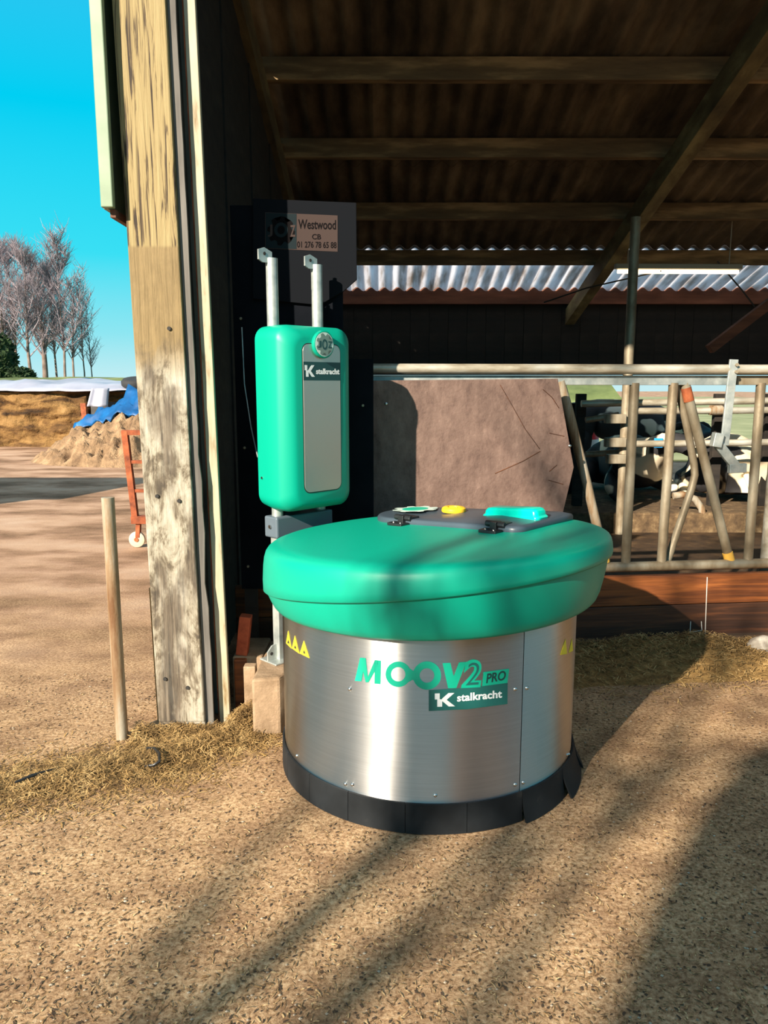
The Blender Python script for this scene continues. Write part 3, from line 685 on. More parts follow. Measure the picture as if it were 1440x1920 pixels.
v, f = fit(T_TWOIN, Zx(985, 0)[0], Zx(1092, 0)[0], Zx(0, 446)[1], Zx(0, 268)[1]); flat_piece('numeral_inline', v, f, lambda x, y, h: cyl(x, y-(x-Zx(950, 0)[0])*.05, h+.0010), .0005, M['dteal'], sh1, 6)
cylp('word_block', [Zx(*p) for p in [(1118, 450), (1128, 340), (1332, 312), (1318, 424)]], M['lgreen'], .0)
v, f = fit(T_PRO, 0, 1, 0, 1)
def promap(x, y, h):
    px, py = Zx(1148+x*156, 428-x*28-y*76); return cyl(px, py, h+.0009)
flat_piece('lettering', v, f, promap, .0006, M['dteal2'], sh1, .08)
dl = cylp('label_strip', [Zx(*p) for p in [(694, 648), (694, 482), (1000, 464), (1320, 424), (1318, 592), (1000, 634)]], M['dteal'], -.0001)
def kmap(x, y, h): px, py = Zx(742+x*138, 614-y*106-x*4); return cyl(px, py, h+.0008)
poly_piece('logo', KPOLY1, kmap, .0006, M['white'], dl, .12)
v, f = fit(T_STALK, 0, 1, 0, 1)
def smap(x, y, h): px, py = Zx(918+x*356, 574-x*32-y*62); return cyl(px, py, h+.0008)
flat_piece('lettering', v, f, smap, .0006, M['white'], dl, .08)
def Zw(x, y): return (500+x/12, 1160+y/12)
WT = [[(440, 550), (488, 270), (560, 670)], [(572, 665), (638, 385), (738, 785)], [(748, 780), (840, 495), (965, 888)]]
for i, tri in enumerate(WT):
    ws = cylp('warning_sticker', [Zw(*p) for p in tri], M['ystick'])
    cx, cy = sum(p[0] for p in tri)/3, sum(p[1] for p in tri)/3+20
    cylp('pictogram', [Zw(cx+dx, cy+dy) for dx, dy in ((-20, 30), (-6, -40), (14, 0), (24, 50))], M['ink'], .0008, ws)
for tri in ([(1050, 1228), (1060, 1198), (1063, 1226)], [(1066, 1224), (1072, 1197), (1074, 1220)]): cylp('warning_sticker', tri, M['ystick'], 0, sh2)

# ================================================================== CHARGING STATION
TA = R(46); T = Vector((math.cos(TA), math.sin(TA), 0)); Nn = Vector((math.sin(TA), -math.cos(TA), 0))
SO = Vector((-.385, 3.445, .26))
cs = empty('charging_station', SO, TA, 'green wall charging box with steel front panel on two galvanised pipes', 'charging station', local=True)
# local frame: x along the front, -y outwards, z from the block top
Z0 = -SO.z
for x in (-.125, .125):
    b = MB(); b.tube([(x, 0, .66), (x, 0, 2.02+Z0)], .0255, 16); pi_ = b.build('pipe', M['galv'], cs, smooth=50)
    b = MB(); pl = [(-.03, 0), (.02, 0), (.02, .045), (-.02, .06), (-.05, .05), (-.05, .01)]
    b.prism([(x-.02+p, 2.0+Z0+q) for p, q in pl], lambda u, z, h: (u, h, z), -.004, .004); tb = b.build('top_tab', M['galv'], pi_)
    b = MB(); b.tube([(x-.04, -.006, 2.035+Z0), (x-.04, .006, 2.035+Z0)], .007, 10); b.build('bolt_hole', M['ink'], tb)
# housing: rounded box made of rings along -y
z0, z1 = .955+Z0, 1.745+Z0; hw = .205
def hr(y, inset, rad, zb2=0): return [Vector((x, y, z)) for x, z in rrect(-hw+inset, hw-inset, z0+inset*.6+zb2, z1-inset*.9, rad, 8)]
b = MB(); b.rings([hr(.045, .02, .05, .03), hr(.03, .004, .06, .012), hr(-.04, .0, .065), hr(-.105, .002, .065), hr(-.125, .008, .065), hr(-.152, .036, .062), hr(-.162, .052, .055), hr(-.166, .066, .05)])
hs = b.build('housing', M['green'], cs, smooth=35)
px0, px1, pz0, pz1 = -.105, .105, 1.04+Z0, 1.665+Z0
b = MB(); b.prism(rrect(px0-.004, px1+.004, pz0-.004, pz1+.004, .034, 6), lambda x, z, h: (x, h, z), -.1665, -.164); b.build('panel_seal', M['black'], hs)
b = MB(); b.prism(rrect(px0, px1, pz0, pz1, .03, 6), lambda x, z, h: (x, h, z), -.1690, -.1655); fp = b.build('front_panel', M['panelsteel'], hs, bevel=.001)
def fpl(x, z, h): return (x, -.1692-h, z)
bz0, bz1 = 1.515+Z0, 1.592+Z0
poly_piece('label_strip', [(px0, bz0), (px1, bz0), (px1, bz1), (px0, bz1)], fpl, .0006, M['dteal2'], hs)
poly_piece('logo', [(px0+.008+x*.047, bz0+.015+y*.048) for x, y in KPOLY1], lambda x, z, h: fpl(x, z, h+.0008), .0005, M['white'], hs)
v, f = fit(T_STALK, px0+.070, px1-.006, bz0+.026, bz0+.050); flat_piece('lettering', v, f, lambda x, z, h: fpl(x, z, h+.0008), .0005, M['white'], hs)
bc = (0.0, 1.665+Z0)
m90 = Matrix.Translation((bc[0], -.1655, bc[1])) @ Matrix.Rotation(R(90), 4, 'X')
b = MB(); b.lathe([(.055, 0), (.058, .006), (.058, .016), (.054, .020), (.050, .020)], 36, m90); bd = b.build('badge', M['green'], hs, smooth=40)
def bdg(x, z, h): return (bc[0]+x, -.1857-h, bc[1]+z)
poly_piece('badge_face', [(.050*math.cos(2*math.pi*i/36), .050*math.sin(2*math.pi*i/36)) for i in range(36)], bdg, .0008, M['badgel'], bd)
gear = []
for i in range(48):
    a = 2*math.pi*i/48+R(22.5/2); r = .047 if (i//3) % 2 == 0 else .036; gear.append((r*math.cos(a), r*math.sin(a)))
poly_piece('badge_gear', gear, lambda x, z, h: bdg(x, z, h+.001), .0005, M['badge'], bd)
for Tt, x0, x1, zz0, zz1 in ((T_J, -.040, -.019, -.014, .014), (T_O, -.014, .014, -.022, .022), (T_Z, .019, .042, -.014, .014)):
    v, f = fit(Tt, x0, x1, zz0, zz1); flat_piece('badge_letter', v, f, lambda x, z, h: bdg(x, z, h+.0017), .0006, M['dteal2'], bd)
b = MB(); b.tube([(-hw-.002, .0, 1.10+Z0), (-hw+.004, .0, 1.10+Z0)], .006, 8); b.build('screw', M['chrome'], hs)
# support beam below, leg and foot
b = MB(); b.box(-.165, .165, -.045, .045, .83+Z0, .925+Z0); bm_ = b.build('support_beam', M['steelblue'], cs, bevel=.008)
b = MB(); b.tube([(-.166, -.0, .88+Z0), (-.172, 0, .88+Z0)], .009, 8); b.build('bolt', M['chrome'], bm_)
b = MB(); b.box(-.150, -.105, -.022, .022, .0, .83+Z0); lg = b.build('leg', M['galv'], cs, bevel=.004)
b = MB(); b.box(-.20, -.05, -.06, .06, .0, .008); b.build('foot_plate', M['galv'], lg, bevel=.003)
b = MB(); b.prism([(-.20, .008), (-.15, .008), (-.15, .08), (-.175, .075), (-.20, .05)], lambda x, z, h: (x, h, z), -.004, .004); b.build('foot_ear', M['galv'], lg)
b = MB(); b.tube([(-.18, -.006, .04), (-.18, .006, .04)], .008, 10); b.build('bolt_hole', M['ink'], lg)

# ================================================================== SMALL THINGS AT THE POST
b = MB(); v0 = [(-.565, 3.105), (-.445, 3.125), (-.30, 3.56), (-.555, 3.62)]
b.prism(v0, lambda x, y, h: (x, y, h), 0, .26); tag(b.build('concrete_block', M['concrete'], bevel=.012), 'rough concrete plinth block under the charging station', 'block')
b = MB(); b.box(-.625, -.572, 3.25, 3.30, 0, .262); tag(b.build('upright_board', M['concrete'], bevel=.004), 'pale narrow upright board against the concrete plinth', 'board')
b = MB(); b.box(-.684, -.630, 3.34, 3.37, 0, .26); tag(b.build('board_offcut', M['plank'], bevel=.003), 'brown timber offcut beside the steel channel column', 'board')
m4 = Matrix.Translation((-.660, 3.42, .262)) @ Matrix.Rotation(R(7), 4, 'Y')
b = MB(); b.box(-.026, .026, -.03, .03, 0, .185, m4); b.v = [p+Vector((0, 0, 0)) for p in b.v]
tag(b.build('terracotta_tile', M['brick'], bevel=.003), 'terracotta tile standing upright beside the steel channel column', 'tile')
b = MB(); b.box(-.70, -.56, 3.385, 3.66, 0, .260); tag(b.build('ledge_block', M['concrete'], bevel=.01), 'low concrete ledge behind the plinth carrying the terracotta tile', 'block')
# bollard pipe
g = gnd(229, 1384)
b = MB(); rr_ = .026
b.tube([(g.x, g.y, -.02), (g.x, g.y, .5), (g.x, g.y, 1.045)], rr_, 18); tag(b.build('pipe_bollard', M['rustpipe'], smooth=50), 'rusty galvanised pipe standing upright in the yard left of the post', 'bollard')
# strap and stick on the ground
gs = [gnd(x, y, z) for x, y, z in ((275, 1403, .03), (290, 1403, .05), (299, 1413, .055), (299, 1428, .045), (288, 1435, .03), (272, 1437, .02))]
b = MB(); b.tube(gs, .006, 6); tag(b.build('strap_loop', M['black'], smooth=60), 'curled black strap lying in the straw by the post', 'strap')
b = MB(); b.tube([gnd(28, 1467, .03), gnd(60, 1454, .035), gnd(98, 1442, .03)], [.004, .007, .003], 6); tag(b.build('black_stick', M['black'], smooth=60), 'thin black stick lying in the straw at far left', 'stick')
p = gnd(1425, 1228)
b = MB(); random.seed(4)
bm2 = bmesh.new(); bmesh.ops.create_icosphere(bm2, subdivisions=3, radius=.085)
vv = [(x.co*(1+.3*noise.noise(x.co*14))) for x in bm2.verts]; ff_ = [tuple(v.index for v in q.verts) for q in bm2.faces]; bm2.free()
b.add([(q.x*1.15+p.x+.02, q.y*.8+p.y-.02, q.z*.8+.05) for q in vv], ff_); tag(b.build('stone', M['stone'], smooth=70), 'pale stone lying against the kerb at right', 'stone')

# ================================================================== CUBICLES BEHIND THE FENCE
ip = Vector((2.36, 7.55, 0))
b = MB(); b.tube([(ip.x, ip.y, .02), (ip.x, ip.y, roofz(ip.y)-.42)], .047, 14); tag(b.build('barn_column', M['galvd'], smooth=50), 'slim round steel column rising to the rafter inside the barn', 'column')
cr_ = empty('cubicle_rails', (3.6, 7.8, .22), label='rusty cubicle pipe rails behind the feed fence', cat='railing')
def rtube(name, pix, Y, r, m):
    b = MB(); b.tube([at(x, y, Y) for x, y in pix], r, 10); return b.build(name, m, cr_, smooth=50)
rtube('rail', [(1090, 757), (1200, 755), (1460, 751)], 7.85, .035, M['rail'])
rtube('rail', [(1170, 771), (1460, 769)], 7.75, .034, M['rail'])
rtube('rail', [(1150, 833), (1460, 829)], 7.70, .034, M['rail'])
rtube('short_rail', [(1098, 788), (1160, 778)], 7.7, .03, M['galvd'])
rtube('short_rail', [(1098, 852), (1162, 848)], 7.7, .03, M['galvd'])
rtube('hoop', [(1262, 930), (1280, 927), (1302, 935), (1315, 952), (1321, 985)], 7.66, .036, M['rustpipe'])
for (x, y) in ((1152, 829), (1155, 860), (1152, 785)):
    b = MB(); c = at(x, y, 7.50); b.box(c.x-.10, c.x+.10, c.y-.06, c.y+.02, c.z-.045, c.z+.045); b.build('clamp', M['galvd'], cr_, bevel=.006)
for x in (1083, 1338, 1432):
    c = at(x, 900, 8.1); b = MB(); b.box(c.x-.05, c.x+.05, 8.06, 8.14, .22, 1.4); b.build('upright', M['darkwood'], cr_, bevel=.005)
c = at(1338, 765, 7.8); b = MB(); b.tube([c+Vector((-.06, -.05, -.02)), c+Vector((.06, -.05, -.02))], .05, 10); b.build('pipe_socket', M['rustpipe'], cr_, smooth=50)
b = MB(); b.box(1.25, 2.3, 9.0, 9.06, .22, 1.28); tag(b.build('partition_board', M['blackboard'], bevel=.004), 'black partition board behind the slim barn column', 'partition')

# ================================================================== COWS
def cow(name, label, m, loc_, rz, pose, sc=1.0, head=0.0, tagged=False):
    root = empty(name, loc_, rz, label, 'cow', 'dairy cows in the cubicles', local=True)
    V, E, RR = [], [], []
    def chain(pts, start=None):
        prev = start
        for p, r in pts:
            V.append(Vector(p)*sc); RR.append(r*sc); i = len(V)-1
            if prev is not None: E.append((prev, i))
            prev = i
        return prev
    if pose == 'lie':
        chain([((-.78, 0, .40), .20), ((-.55, 0, .42), .33), ((-.1, 0, .42), .38), ((.35, 0, .43), .36), ((.62, 0, .46), .28), ((.85, head*.15, .58), .19), ((1.05, head*.35, .72), .14), ((1.20, head*.55, .74), .125), ((1.36, head*.72, .66), .09), ((1.46, head*.82, .60), .075)])
        chain([((.45, .30, .20), .12), ((.78, .38, .13), .075), ((.55, .42, .06), .05), ((.40, .44, .05), .05)], 4)
        chain([((.45, -.30, .20), .12), ((.80, -.38, .13), .075), ((.98, -.36, .06), .05), ((1.06, -.36, .05), .05)], 4)
        chain([((-.45, -.36, .24), .19), ((-.08, -.50, .16), .09), ((-.40, -.54, .08), .055), ((-.62, -.54, .06), .05)], 1)
        chain([((-.45, .36, .24), .19), ((-.1, .50, .14), .09), ((-.45, .54, .07), .055)], 1)
        chain([((-.92, 0, .34), .03), ((-.98, -.08, .10), .022)], 0)
        hd = Vector((1.14, head*.47, .78))
    else:
        chain([((-.80, 0, 1.08), .2), ((-.6, 0, 1.08), .29), ((-.1, 0, 1.02), .36), ((.35, 0, 1.02), .35), ((.65, 0, 1.08), .25), ((.92, head*.2, 1.10), .17), ((1.16, head*.4, 1.06), .13), ((1.30, head*.55, 1.0), .12), ((1.46, head*.7, .86), .09), ((1.54, head*.78, .76), .075)])
        for sgn_ in (-1, 1):
            chain([((.52, sgn_*.18, .72), .13), ((.54, sgn_*.19, .40), .07), ((.53, sgn_*.19, .10), .05), ((.56, sgn_*.19, .03), .06)], 4)
            chain([((-.62, sgn_*.20, .76), .17), ((-.55, sgn_*.21, .56), .10), ((-.72, sgn_*.21, .40), .06), ((-.68, sgn_*.21, .08), .05), ((-.65, sgn_*.21, .03), .06)], 1)
        chain([((-.95, 0, .95), .03), ((-.98, 0, .5), .025)], 0)
        hd = Vector((1.22, head*.47, 1.12))
    me = bpy.data.meshes.new('body'); me.from_pydata(V, E, []); me.update()
    o = bpy.data.objects.new('body', me); col.objects.link(o); o.parent = root; me.materials.append(m)
    sk = o.modifiers.new('skin', 'SKIN'); sk.use_smooth_shade = True
    for i, r in enumerate(RR):
        me.skin_vertices[0].data[i].radius = (r, r)
    me.skin_vertices[0].data[0].use_root = True
    ss = o.modifiers.new('sub', 'SUBSURF'); ss.levels = 2; ss.render_levels = 2
    yaw = math.atan2(head*.4, .5)
    for s_ in (-1, 1):
        mt = Matrix.Translation(hd*sc) @ Matrix.Rotation(yaw, 4, 'Z')
        b = MB(); pts = [mt @ Vector((0, s_*(.09+.19*k), .02-.05*k)) for k in (0, .35, .7, 1)]
        b.tube(pts, [.03, .055, .045, .012], 8); er = b.build('ear', m, root, smooth=80)
        if tagged and s_ < 0:
            q = pts[2]; b = MB(); b.box(q.x+.02, q.x+.045, q.y-.045, q.y+.045, q.z-.08, q.z+.02); b.build('ear_tag', M['eartag'], er, bevel=.006)
        b = MB(); q = mt @ Vector((.12, s_*.098, -.03)); b.lathe([(.001, -.018), (.014, -.012), (.018, 0), (.014, .012), (.001, .018)], 10, Matrix.Translation(q*1.0)); b.build('eye', M['ink'], root, smooth=80)
    return root
cow('cow', 'black and white cow lying with a blue ear tag beyond the paired fence bars', M['cow1'], Vector((2.92, 9.2, .22)), R(-93), 'lie', .92, .5, True)
cow('cow', 'black and white cow lying with its pale rump towards the fence', M['cow2'], Vector((4.0, 8.98, .22)), R(80), 'lie', .95, .4)
cow('cow', 'dark cow standing outside beyond the cubicle rails', M['cow3'], Vector((3.5, 11.6, 0)), R(176), 'stand', .95, -.5)
cow('cow', 'dark cow lying furthest right, facing the feed fence', M['cow1'], Vector((5.2, 9.25, .22)), R(-96), 'lie', .95, -.3)

# lamp and wires
fl = empty('fluorescent_lamp', at(1270, 508, 8.3), label='lit fluorescent tube lamp hanging under the barn roof', cat='lamp')
p0, p1 = at(1158, 509, 8.3), at(1384, 510, 8.3)
b = MB(); b.tube([p0, p1], .022, 10); b.build('tube', M['lamp'], fl, smooth=60)
b = MB(); b.beam(p0+Vector((-.03, 0, .05)), p1+Vector((.03, 0, .05)), .07, .05); b.build('housing', M['lamphousing'], fl, bevel=.005)
for p in (p0+Vector((.1, 0, .07)), p1+Vector((-.1, 0, .07))):
    b = MB(); b.tube([p, Vector((p.x, p.y, roofz(8.13)-.15))], .006, 6); b.build('hanger', M['lamphousing'], fl)
b = MB(); b.tube([at(1020, 567, 8.9), at(1100, 540, 8.6), at(1240, 508, 8.28)], .008, 6); tag(b.build('wire', M['ink'], smooth=60), 'thin dark wire running up to the fluorescent lamp', 'wire')
b = MB(); b.beam(at(1500, 525, 8.6), at(1330, 655, 8.6), .10, .10, up=(0, -1, 0)); tag(b.build('brace', M['redbeam'], bevel=.004), 'slanted reddish timber brace at the right below the wall plate', 'brace')
b = MB(); b.tube([at(1345, 490, 8.5), at(1392, 545, 8.5), at(1415, 575, 8.5)], .008, 6); tag(b.build('wire', M['ink'], smooth=60), 'thin dark wire ending at the slanted brace', 'wire')
b = MB(); b.box(1.0, 40, 15, 90, 0, .04); o = b.build('field', M['field'], kind='structure')
rd = empty('red_drum', at(1104, 810, 12.5), label='small red and white drum outside beyond the barn', cat='drum')
c = at(1106, 800, 12.5)
b = MB(); b.lathe([(.14, 0), (.15, .02), (.15, .4), (.155, .41), (.15, .42), (.15, .78), (.14, .8)], 18, Matrix.Translation((c.x, c.y, 0))); b.build('body', M['red'], rd, smooth=40)
rd.location = (c.x, c.y, 0)
for ch in rd.children: ch.location = ORG[ch.name]-Vector((c.x, c.y, 0))
b = MB(); b.lathe([(.152, .5), (.153, .62)], 18, Matrix.Translation((c.x, c.y, 0))); ORG[rd.name] = Vector((c.x, c.y, 0)); b.build('white_band', M['white'], rd, smooth=40)

# ================================================================== TROLLEY
tr_ = empty('hand_trolley', (-2.3, 7.0, 0), label='rust-coloured steel trolley frame with caster wheel behind the post', cat='trolley')
def tb(name, p0, p1, w_, h_, m=M['rust'], par=tr_):
    b = MB(); b.beam(p0, p1, w_, h_, up=(0, -1, 0)); return b.build(name, m, par, bevel=.003)
Y = 7.0
tb('upright', at(234, 808, Y), at(254, 972, Y), .055, .055); tb('upright', at(314, 808, Y), at(330, 972, Y), .055, .055)
tb('crossbar', at(229, 811, Y), at(320, 811, Y), .045, .05); tb('crossbar', at(240, 866, Y), at(318, 866, Y), .03, .04); tb('crossbar', at(246, 920, Y), at(324, 920, Y), .03, .04)
tb('base_rail', at(248, 974, Y), at(340, 974, Y), .07, .09)
for x in (257, 330):
    c = at(x, 1008, Y); wz = .075
    ct = tb('caster', at(x+3, 978, Y), Vector((c.x+.01, Y, wz+.02)), .04, .05)
    b = MB(); mm = Matrix.Translation((c.x, Y, wz+.002)) @ Matrix.Rotation(R(90), 4, 'X') @ Matrix.Rotation(0, 4, 'Z')
    b.lathe([(.03, -.022), (.06, -.02), (.073, -.016), (.075, 0), (.073, .016), (.06, .02), (.03, .022)], 24, mm); whl = b.build('wheel', M['wheel'], ct, smooth=40)
    b = MB(); b.lathe([(.02, -.03), (.02, .03)], 12, mm); b.build('hub', M['rust'], whl)

# ================================================================== SILAGE CLAMP, PILE, TARP
def grid(fn, nu, nv):
    v = [fn(i/nu, j/nv) for j in range(nv+1) for i in range(nu+1)]
    f = [(j*(nu+1)+i, j*(nu+1)+i+1, (j+1)*(nu+1)+i+1, (j+1)*(nu+1)+i) for j in range(nv) for i in range(nu)]
    return v, f
SY = 18.6
xr = at(157, 800, SY).x; xl = -16.0; zt3 = at(80, 733, SY).z
b = MB()
def face(u, t):
    x = xl+(xr+1.9-xl)*u
    if t < .8:
        z = t/.8*zt3; y = SY+.25*(t/.8)+.26*fbm((x*.9, z*1.8, 3.1))+.10*fbm((x*4, z*6, 9))+(.35 if x > xr else 0)
    else:
        y = SY+.3+(t-.8)/.2*5; z = zt3-.02
    return (x, max(y, 19.0) if x > xr else y, z)
v, f = grid(face, 140, 40); b.add(v, f); b.add([(xl, SY+5.3, 0), (xr+1.9, SY+5.3, 0), (xr+1.9, SY+5.3, zt3-.02), (xl, SY+5.3, zt3-.02)], [(0, 1, 2, 3)])
tag(b.build('silage_heap', M['silage'], smooth=70), 'cut brown silage face under the white plastic sheet', 'silage')
b = MB()
def cov(u, t):
    x = xl+(xr+1.9-xl)*u; y = SY+.1+t*5; z = zt3+.05+.06*abs(fbm((x*.9, y*.6, 1)))+.22*max(0, fbm((x*.6+3, y*.4, 5)))*min(1, t*5)+.16*min(1, t*2.5)
    if t < .08: z -= .05
    return (x, y, z)
v, f = grid(cov, 60, 20); b.add(v, f); o = b.build('white_plastic_sheet', M['plastic'], smooth=80)
so = o.modifiers.new('thick', 'SOLIDIFY'); so.thickness = .02
tag(o, 'white plastic sheet lying over the silage heap', 'sheet')
b = MB(); p = at(157, 758, SY-.2); q = at(163, 832, SY-.2); b.beam((p.x, SY-.2, 1.05), (p.x+.06, SY-.25, 0), .13, .13, up=(0, -1, 0)); tag(b.build('rusty_stanchion', M['rust'], bevel=.01), 'rust-brown steel stanchion at the end of the silage face', 'post')
cw = empty('concrete_clamp_wall', (-6.6, 18.9, 0), label='dark concrete panel wall between the silage and the earth pile', cat='wall')
for k in range(3):
    b = MB(); b.box(xr+.12, xr+2.6, 18.8, 18.95, k*.36, k*.36+.35); b.build('wall_panel', M['wallconc'], cw, bevel=.01)
b = MB()
def flap(u, t): 
    p = at(172+u*32-6*t*(1-u), 728+t*34, 18.45); return (p.x, 18.45+.06*math.sin(u*7)-.1*t, p.z)
v, f = grid(flap, 10, 8); b.add(v, f); o = b.build('plastic_flap', M['plastic'], smooth=80); so = o.modifiers.new('thick', 'SOLIDIFY'); so.thickness = .015
tag(o, 'white plastic flap hanging over the concrete wall end beside the blue tarpaulin', 'sheet')
PC = Vector((-4.7, 15.6, 0))
def pile(x, y):
    r = math.hypot((x-PC.x)/2.35, (y-PC.y)/1.7); h = max(0, 1-r)**.85*1.25
    return h+ (.24*fbm((x*2.4, y*2.4, 2))+.12*fbm((x*7, y*7, 7)))*min(1, h*4)
b = MB(); v, f = grid(lambda u, t: (PC.x-2.4+4.8*u, PC.y-1.75+3.5*t, pile(PC.x-2.4+4.8*u, PC.y-1.75+3.5*t)-.004), 110, 80); b.add(v, f)
tag(b.build('earth_pile', M['dirt'], smooth=80), 'pile of pale earth and rubble beside the silage clamp', 'earth pile')
b = MB()
def tarp(u, t):
    x = PC.x+.5-2.0*u; y = PC.y+.35-(1.15-.75*u)*t-.15*u
    return (x, y, max(pile(x, y), .06)+.07+.05*math.sin(u*17+t*5)*math.sin(t*9)+.10*(1-u)*(1-t))
v, f = grid(tarp, 24, 14); b.add(v, f); o = b.build('blue_tarpaulin', M['tarp'], smooth=80); so = o.modifiers.new('thick', 'SOLIDIFY'); so.thickness = .02
tag(o, 'blue tarpaulin draped over the top of the earth pile', 'tarpaulin')
b = MB(); c = at(243, 725, 17.4); b.lathe([(.16, -.09), (.28, -.10), (.33, -.05), (.33, .05), (.28, .10), (.16, .09)], 20, Matrix.Translation((-6.1, 19.1, zt3+.2)) @ Matrix.Rotation(R(12), 4, 'X')); tag(b.build('old_tyre', M['tyre'], smooth=60), 'old tyre on the plastic sheet above the blue tarpaulin', 'tyre')
# grass bank behind
b = MB()
def bank(u, t):
    x = -60+70*u; y = 30+30*t; return (x, y, (1.72+.2*fbm((x*.2, y*.2, 1)))*min(1, t*6)*(1 if t < .95 else 0))
v, f = grid(bank, 60, 20); b.add(v, f); o = b.build('grass_bank', M['bank'], smooth=80, kind='structure')

# ================================================================== TREES
def bare_tree(name, base, h, label, group=None, seed=1, spread=.3, r0=.11, twigs=260, lean_=(0, 0), wob=1.0, m1='bark', m2='twig', fork=.2, nb=44):
    rnd = random.Random(seed); root = empty(name, base, label=label, cat='tree', group=group, local=True)
    tk = MB(); br = MB()
    pts = []; k = 9; ox = oy = 0
    for i in range(k+1):
        t = i/k; ox += rnd.uniform(-.05, .05)*h*.12*wob; oy += rnd.uniform(-.05, .05)*h*.12*wob
        pts.append(Vector((ox+lean_[0]*t*h, oy+lean_[1]*t*h, t*h)))
    tk.tube(pts, [r0*(1-.85*i/k) for i in range(k+1)], 7)
    def at_t(t):
        x = t*k; i = min(int(x), k-1); return pts[i].lerp(pts[i+1], x-i)
    ends = []
    for j in range(nb):
        t = rnd.uniform(fork, .98); p = at_t(t); a = rnd.uniform(0, 2*math.pi); L = h*spread*(1.15-t)*rnd.uniform(.6, 1.2)+.3
        d = Vector((math.cos(a), math.sin(a), rnd.uniform(.7, 1.8))).normalized()
        q1 = p+d*L*.5+Vector((rnd.uniform(-.1, .1), rnd.uniform(-.1, .1), 0))*L; q2 = q1+(d+Vector((0, 0, .5))).normalized()*L*.6
        br.tube([p, q1, q2], [r0*.38*(1.1-t)+.008, r0*.22*(1.1-t)+.006, .004], 4, caps=False); ends.append((p, q1, q2))
    for j in range(twigs):
        p, q1, q2 = rnd.choice(ends); t = rnd.random(); s0 = p.lerp(q1, t) if rnd.random() < .4 else q1.lerp(q2, t)
        a = rnd.uniform(0, 2*math.pi); d = Vector((math.cos(a), math.sin(a), rnd.uniform(.2, 1.6))).normalized(); L = rnd.uniform(.25, .9)*h/8
        mid = s0+d*L*.5+Vector((rnd.uniform(-.15, .15), rnd.uniform(-.15, .15), .1))*L
        br.tube([s0, mid, mid+(d+Vector((rnd.uniform(-.4, .4), rnd.uniform(-.4, .4), .4))).normalized()*L*.6], [.014*h/8, .010*h/8, .004*h/8], 3, caps=False)
    tk.build('trunk', M[m1], root, smooth=70, normals=False); br.build('branches', M[m2], root, normals=False)
    return root
TR = [(8, 44, 9.3, 'bare tree at the left edge above the dark evergreen bush'), (34, 46, 9.6, 'bare tree just right of the dark evergreen bush'), (58, 43, 8.6, 'tall grey bare tree left of the thick-trunked tree'),
      (84, 45, 8.4, 'thick-trunked bare tree in the middle of the row'), (106, 47, 8.8, 'slim bare tree right of the thick-trunked tree'), (122, 44, 10.0, 'tallest slim bare tree with a high tuft'),
      (138, 46, 8.2, 'slanting bare tree near the right end of the row'), (158, 48, 7.6, 'thin pale bare tree, second from the right end of the row'), (174, 49, 6.2, 'smallest thin bare tree at the right end of the row')]
for i, (px, Y, h, lab) in enumerate(TR):
    c = at(px, 712, Y); bare_tree('bare_tree', (c.x, Y, 1.5), h*.80, lab, 'bare trees behind the silage', 20+i, .36 if i < 6 else .22, (.11, .10, .10, .17, .07, .08, .07, .05, .04)[i], 1500 if i < 6 else 300, (0, 0) if i != 6 else (.05, 0))
for i, (px, Y, hh, ww, lab) in enumerate(((4, 38, 2.3, .75, 'dark evergreen bush at the left edge below the bare trees'), (40, 37, .7, .6, 'low green bush beside the dark evergreen bush'))):
    c = at(px, 715, Y); rnd = random.Random(i); b = MB()
    for k in range(900):
        d = Vector((rnd.gauss(0, 1), rnd.gauss(0, 1), rnd.gauss(0, 1))).normalized()*(.75+.3*rnd.random()); p = Vector((c.x+d.x*ww, Y+d.y*ww, 1.5+hh*.5+d.z*hh*.55)); a = Vector((rnd.uniform(-1, 1), rnd.uniform(-1, 1), rnd.uniform(-1, 1))).normalized()*.16; e2 = a.orthogonal().normalized()*.08
        b.add([p-a, p+e2, p+a, p-e2], [(0, 1, 2, 3)])
    bm2 = bmesh.new(); bmesh.ops.create_icosphere(bm2, subdivisions=3, radius=.85); b.add([(c.x+q.co.x*ww, Y+q.co.y*ww, 1.5+hh*.5+q.co.z*hh*.52) for q in bm2.verts], [tuple(v.index for v in q.verts) for q in bm2.faces]); bm2.free()
    tag(b.build('evergreen_bush', M['ivy'], normals=False), lab, 'bush')
# bare trees behind the camera; unseen column, shed and barn added for shade, reflections
def pq(p, q): return (p*math.sin(SUN_AZ)+q*math.cos(SUN_AZ), p*math.cos(SUN_AZ)-q*math.sin(SUN_AZ), 0)
for i, (q, r, h) in enumerate(((-1.28, .085, 10.5), (-1.04, .075, 8.5), (-.76, .085, 8.0))):
    bare_tree('bare_tree', pq(-8.5-i*.4, q), h, ('slender bare tree behind the viewpoint, leftmost of three', 'slender bare tree behind the viewpoint, middle of three', 'slender bare tree behind the viewpoint, rightmost of three')[i], 'bare trees across the yard', 60+i, .12, r, 30, fork=.42, nb=22, wob=.4)
c = Vector(pq(-9.0, .22)); b = MB(); rg = []  # unseen ivy column added to shade the right of the yard
for k in range(25):
    z = 6.2*k/24; rg.append([(c.x+(.72+.12*fbm((math.cos(a)*2, math.sin(a)*2, z*1.3)))*math.cos(a)*min(1, (6.25-z)*3), c.y+(.72+.12*fbm((math.cos(a)*2+5, math.sin(a)*2, z*1.3)))*math.sin(a)*min(1, (6.25-z)*3), z) for a in [2*math.pi*j/28 for j in range(28)]])
b.rings(rg); tag(b.build('added_ivy_column', M['ivy'], smooth=80), 'ivy-covered column added unseen behind the viewpoint to shade the yard', 'tree')
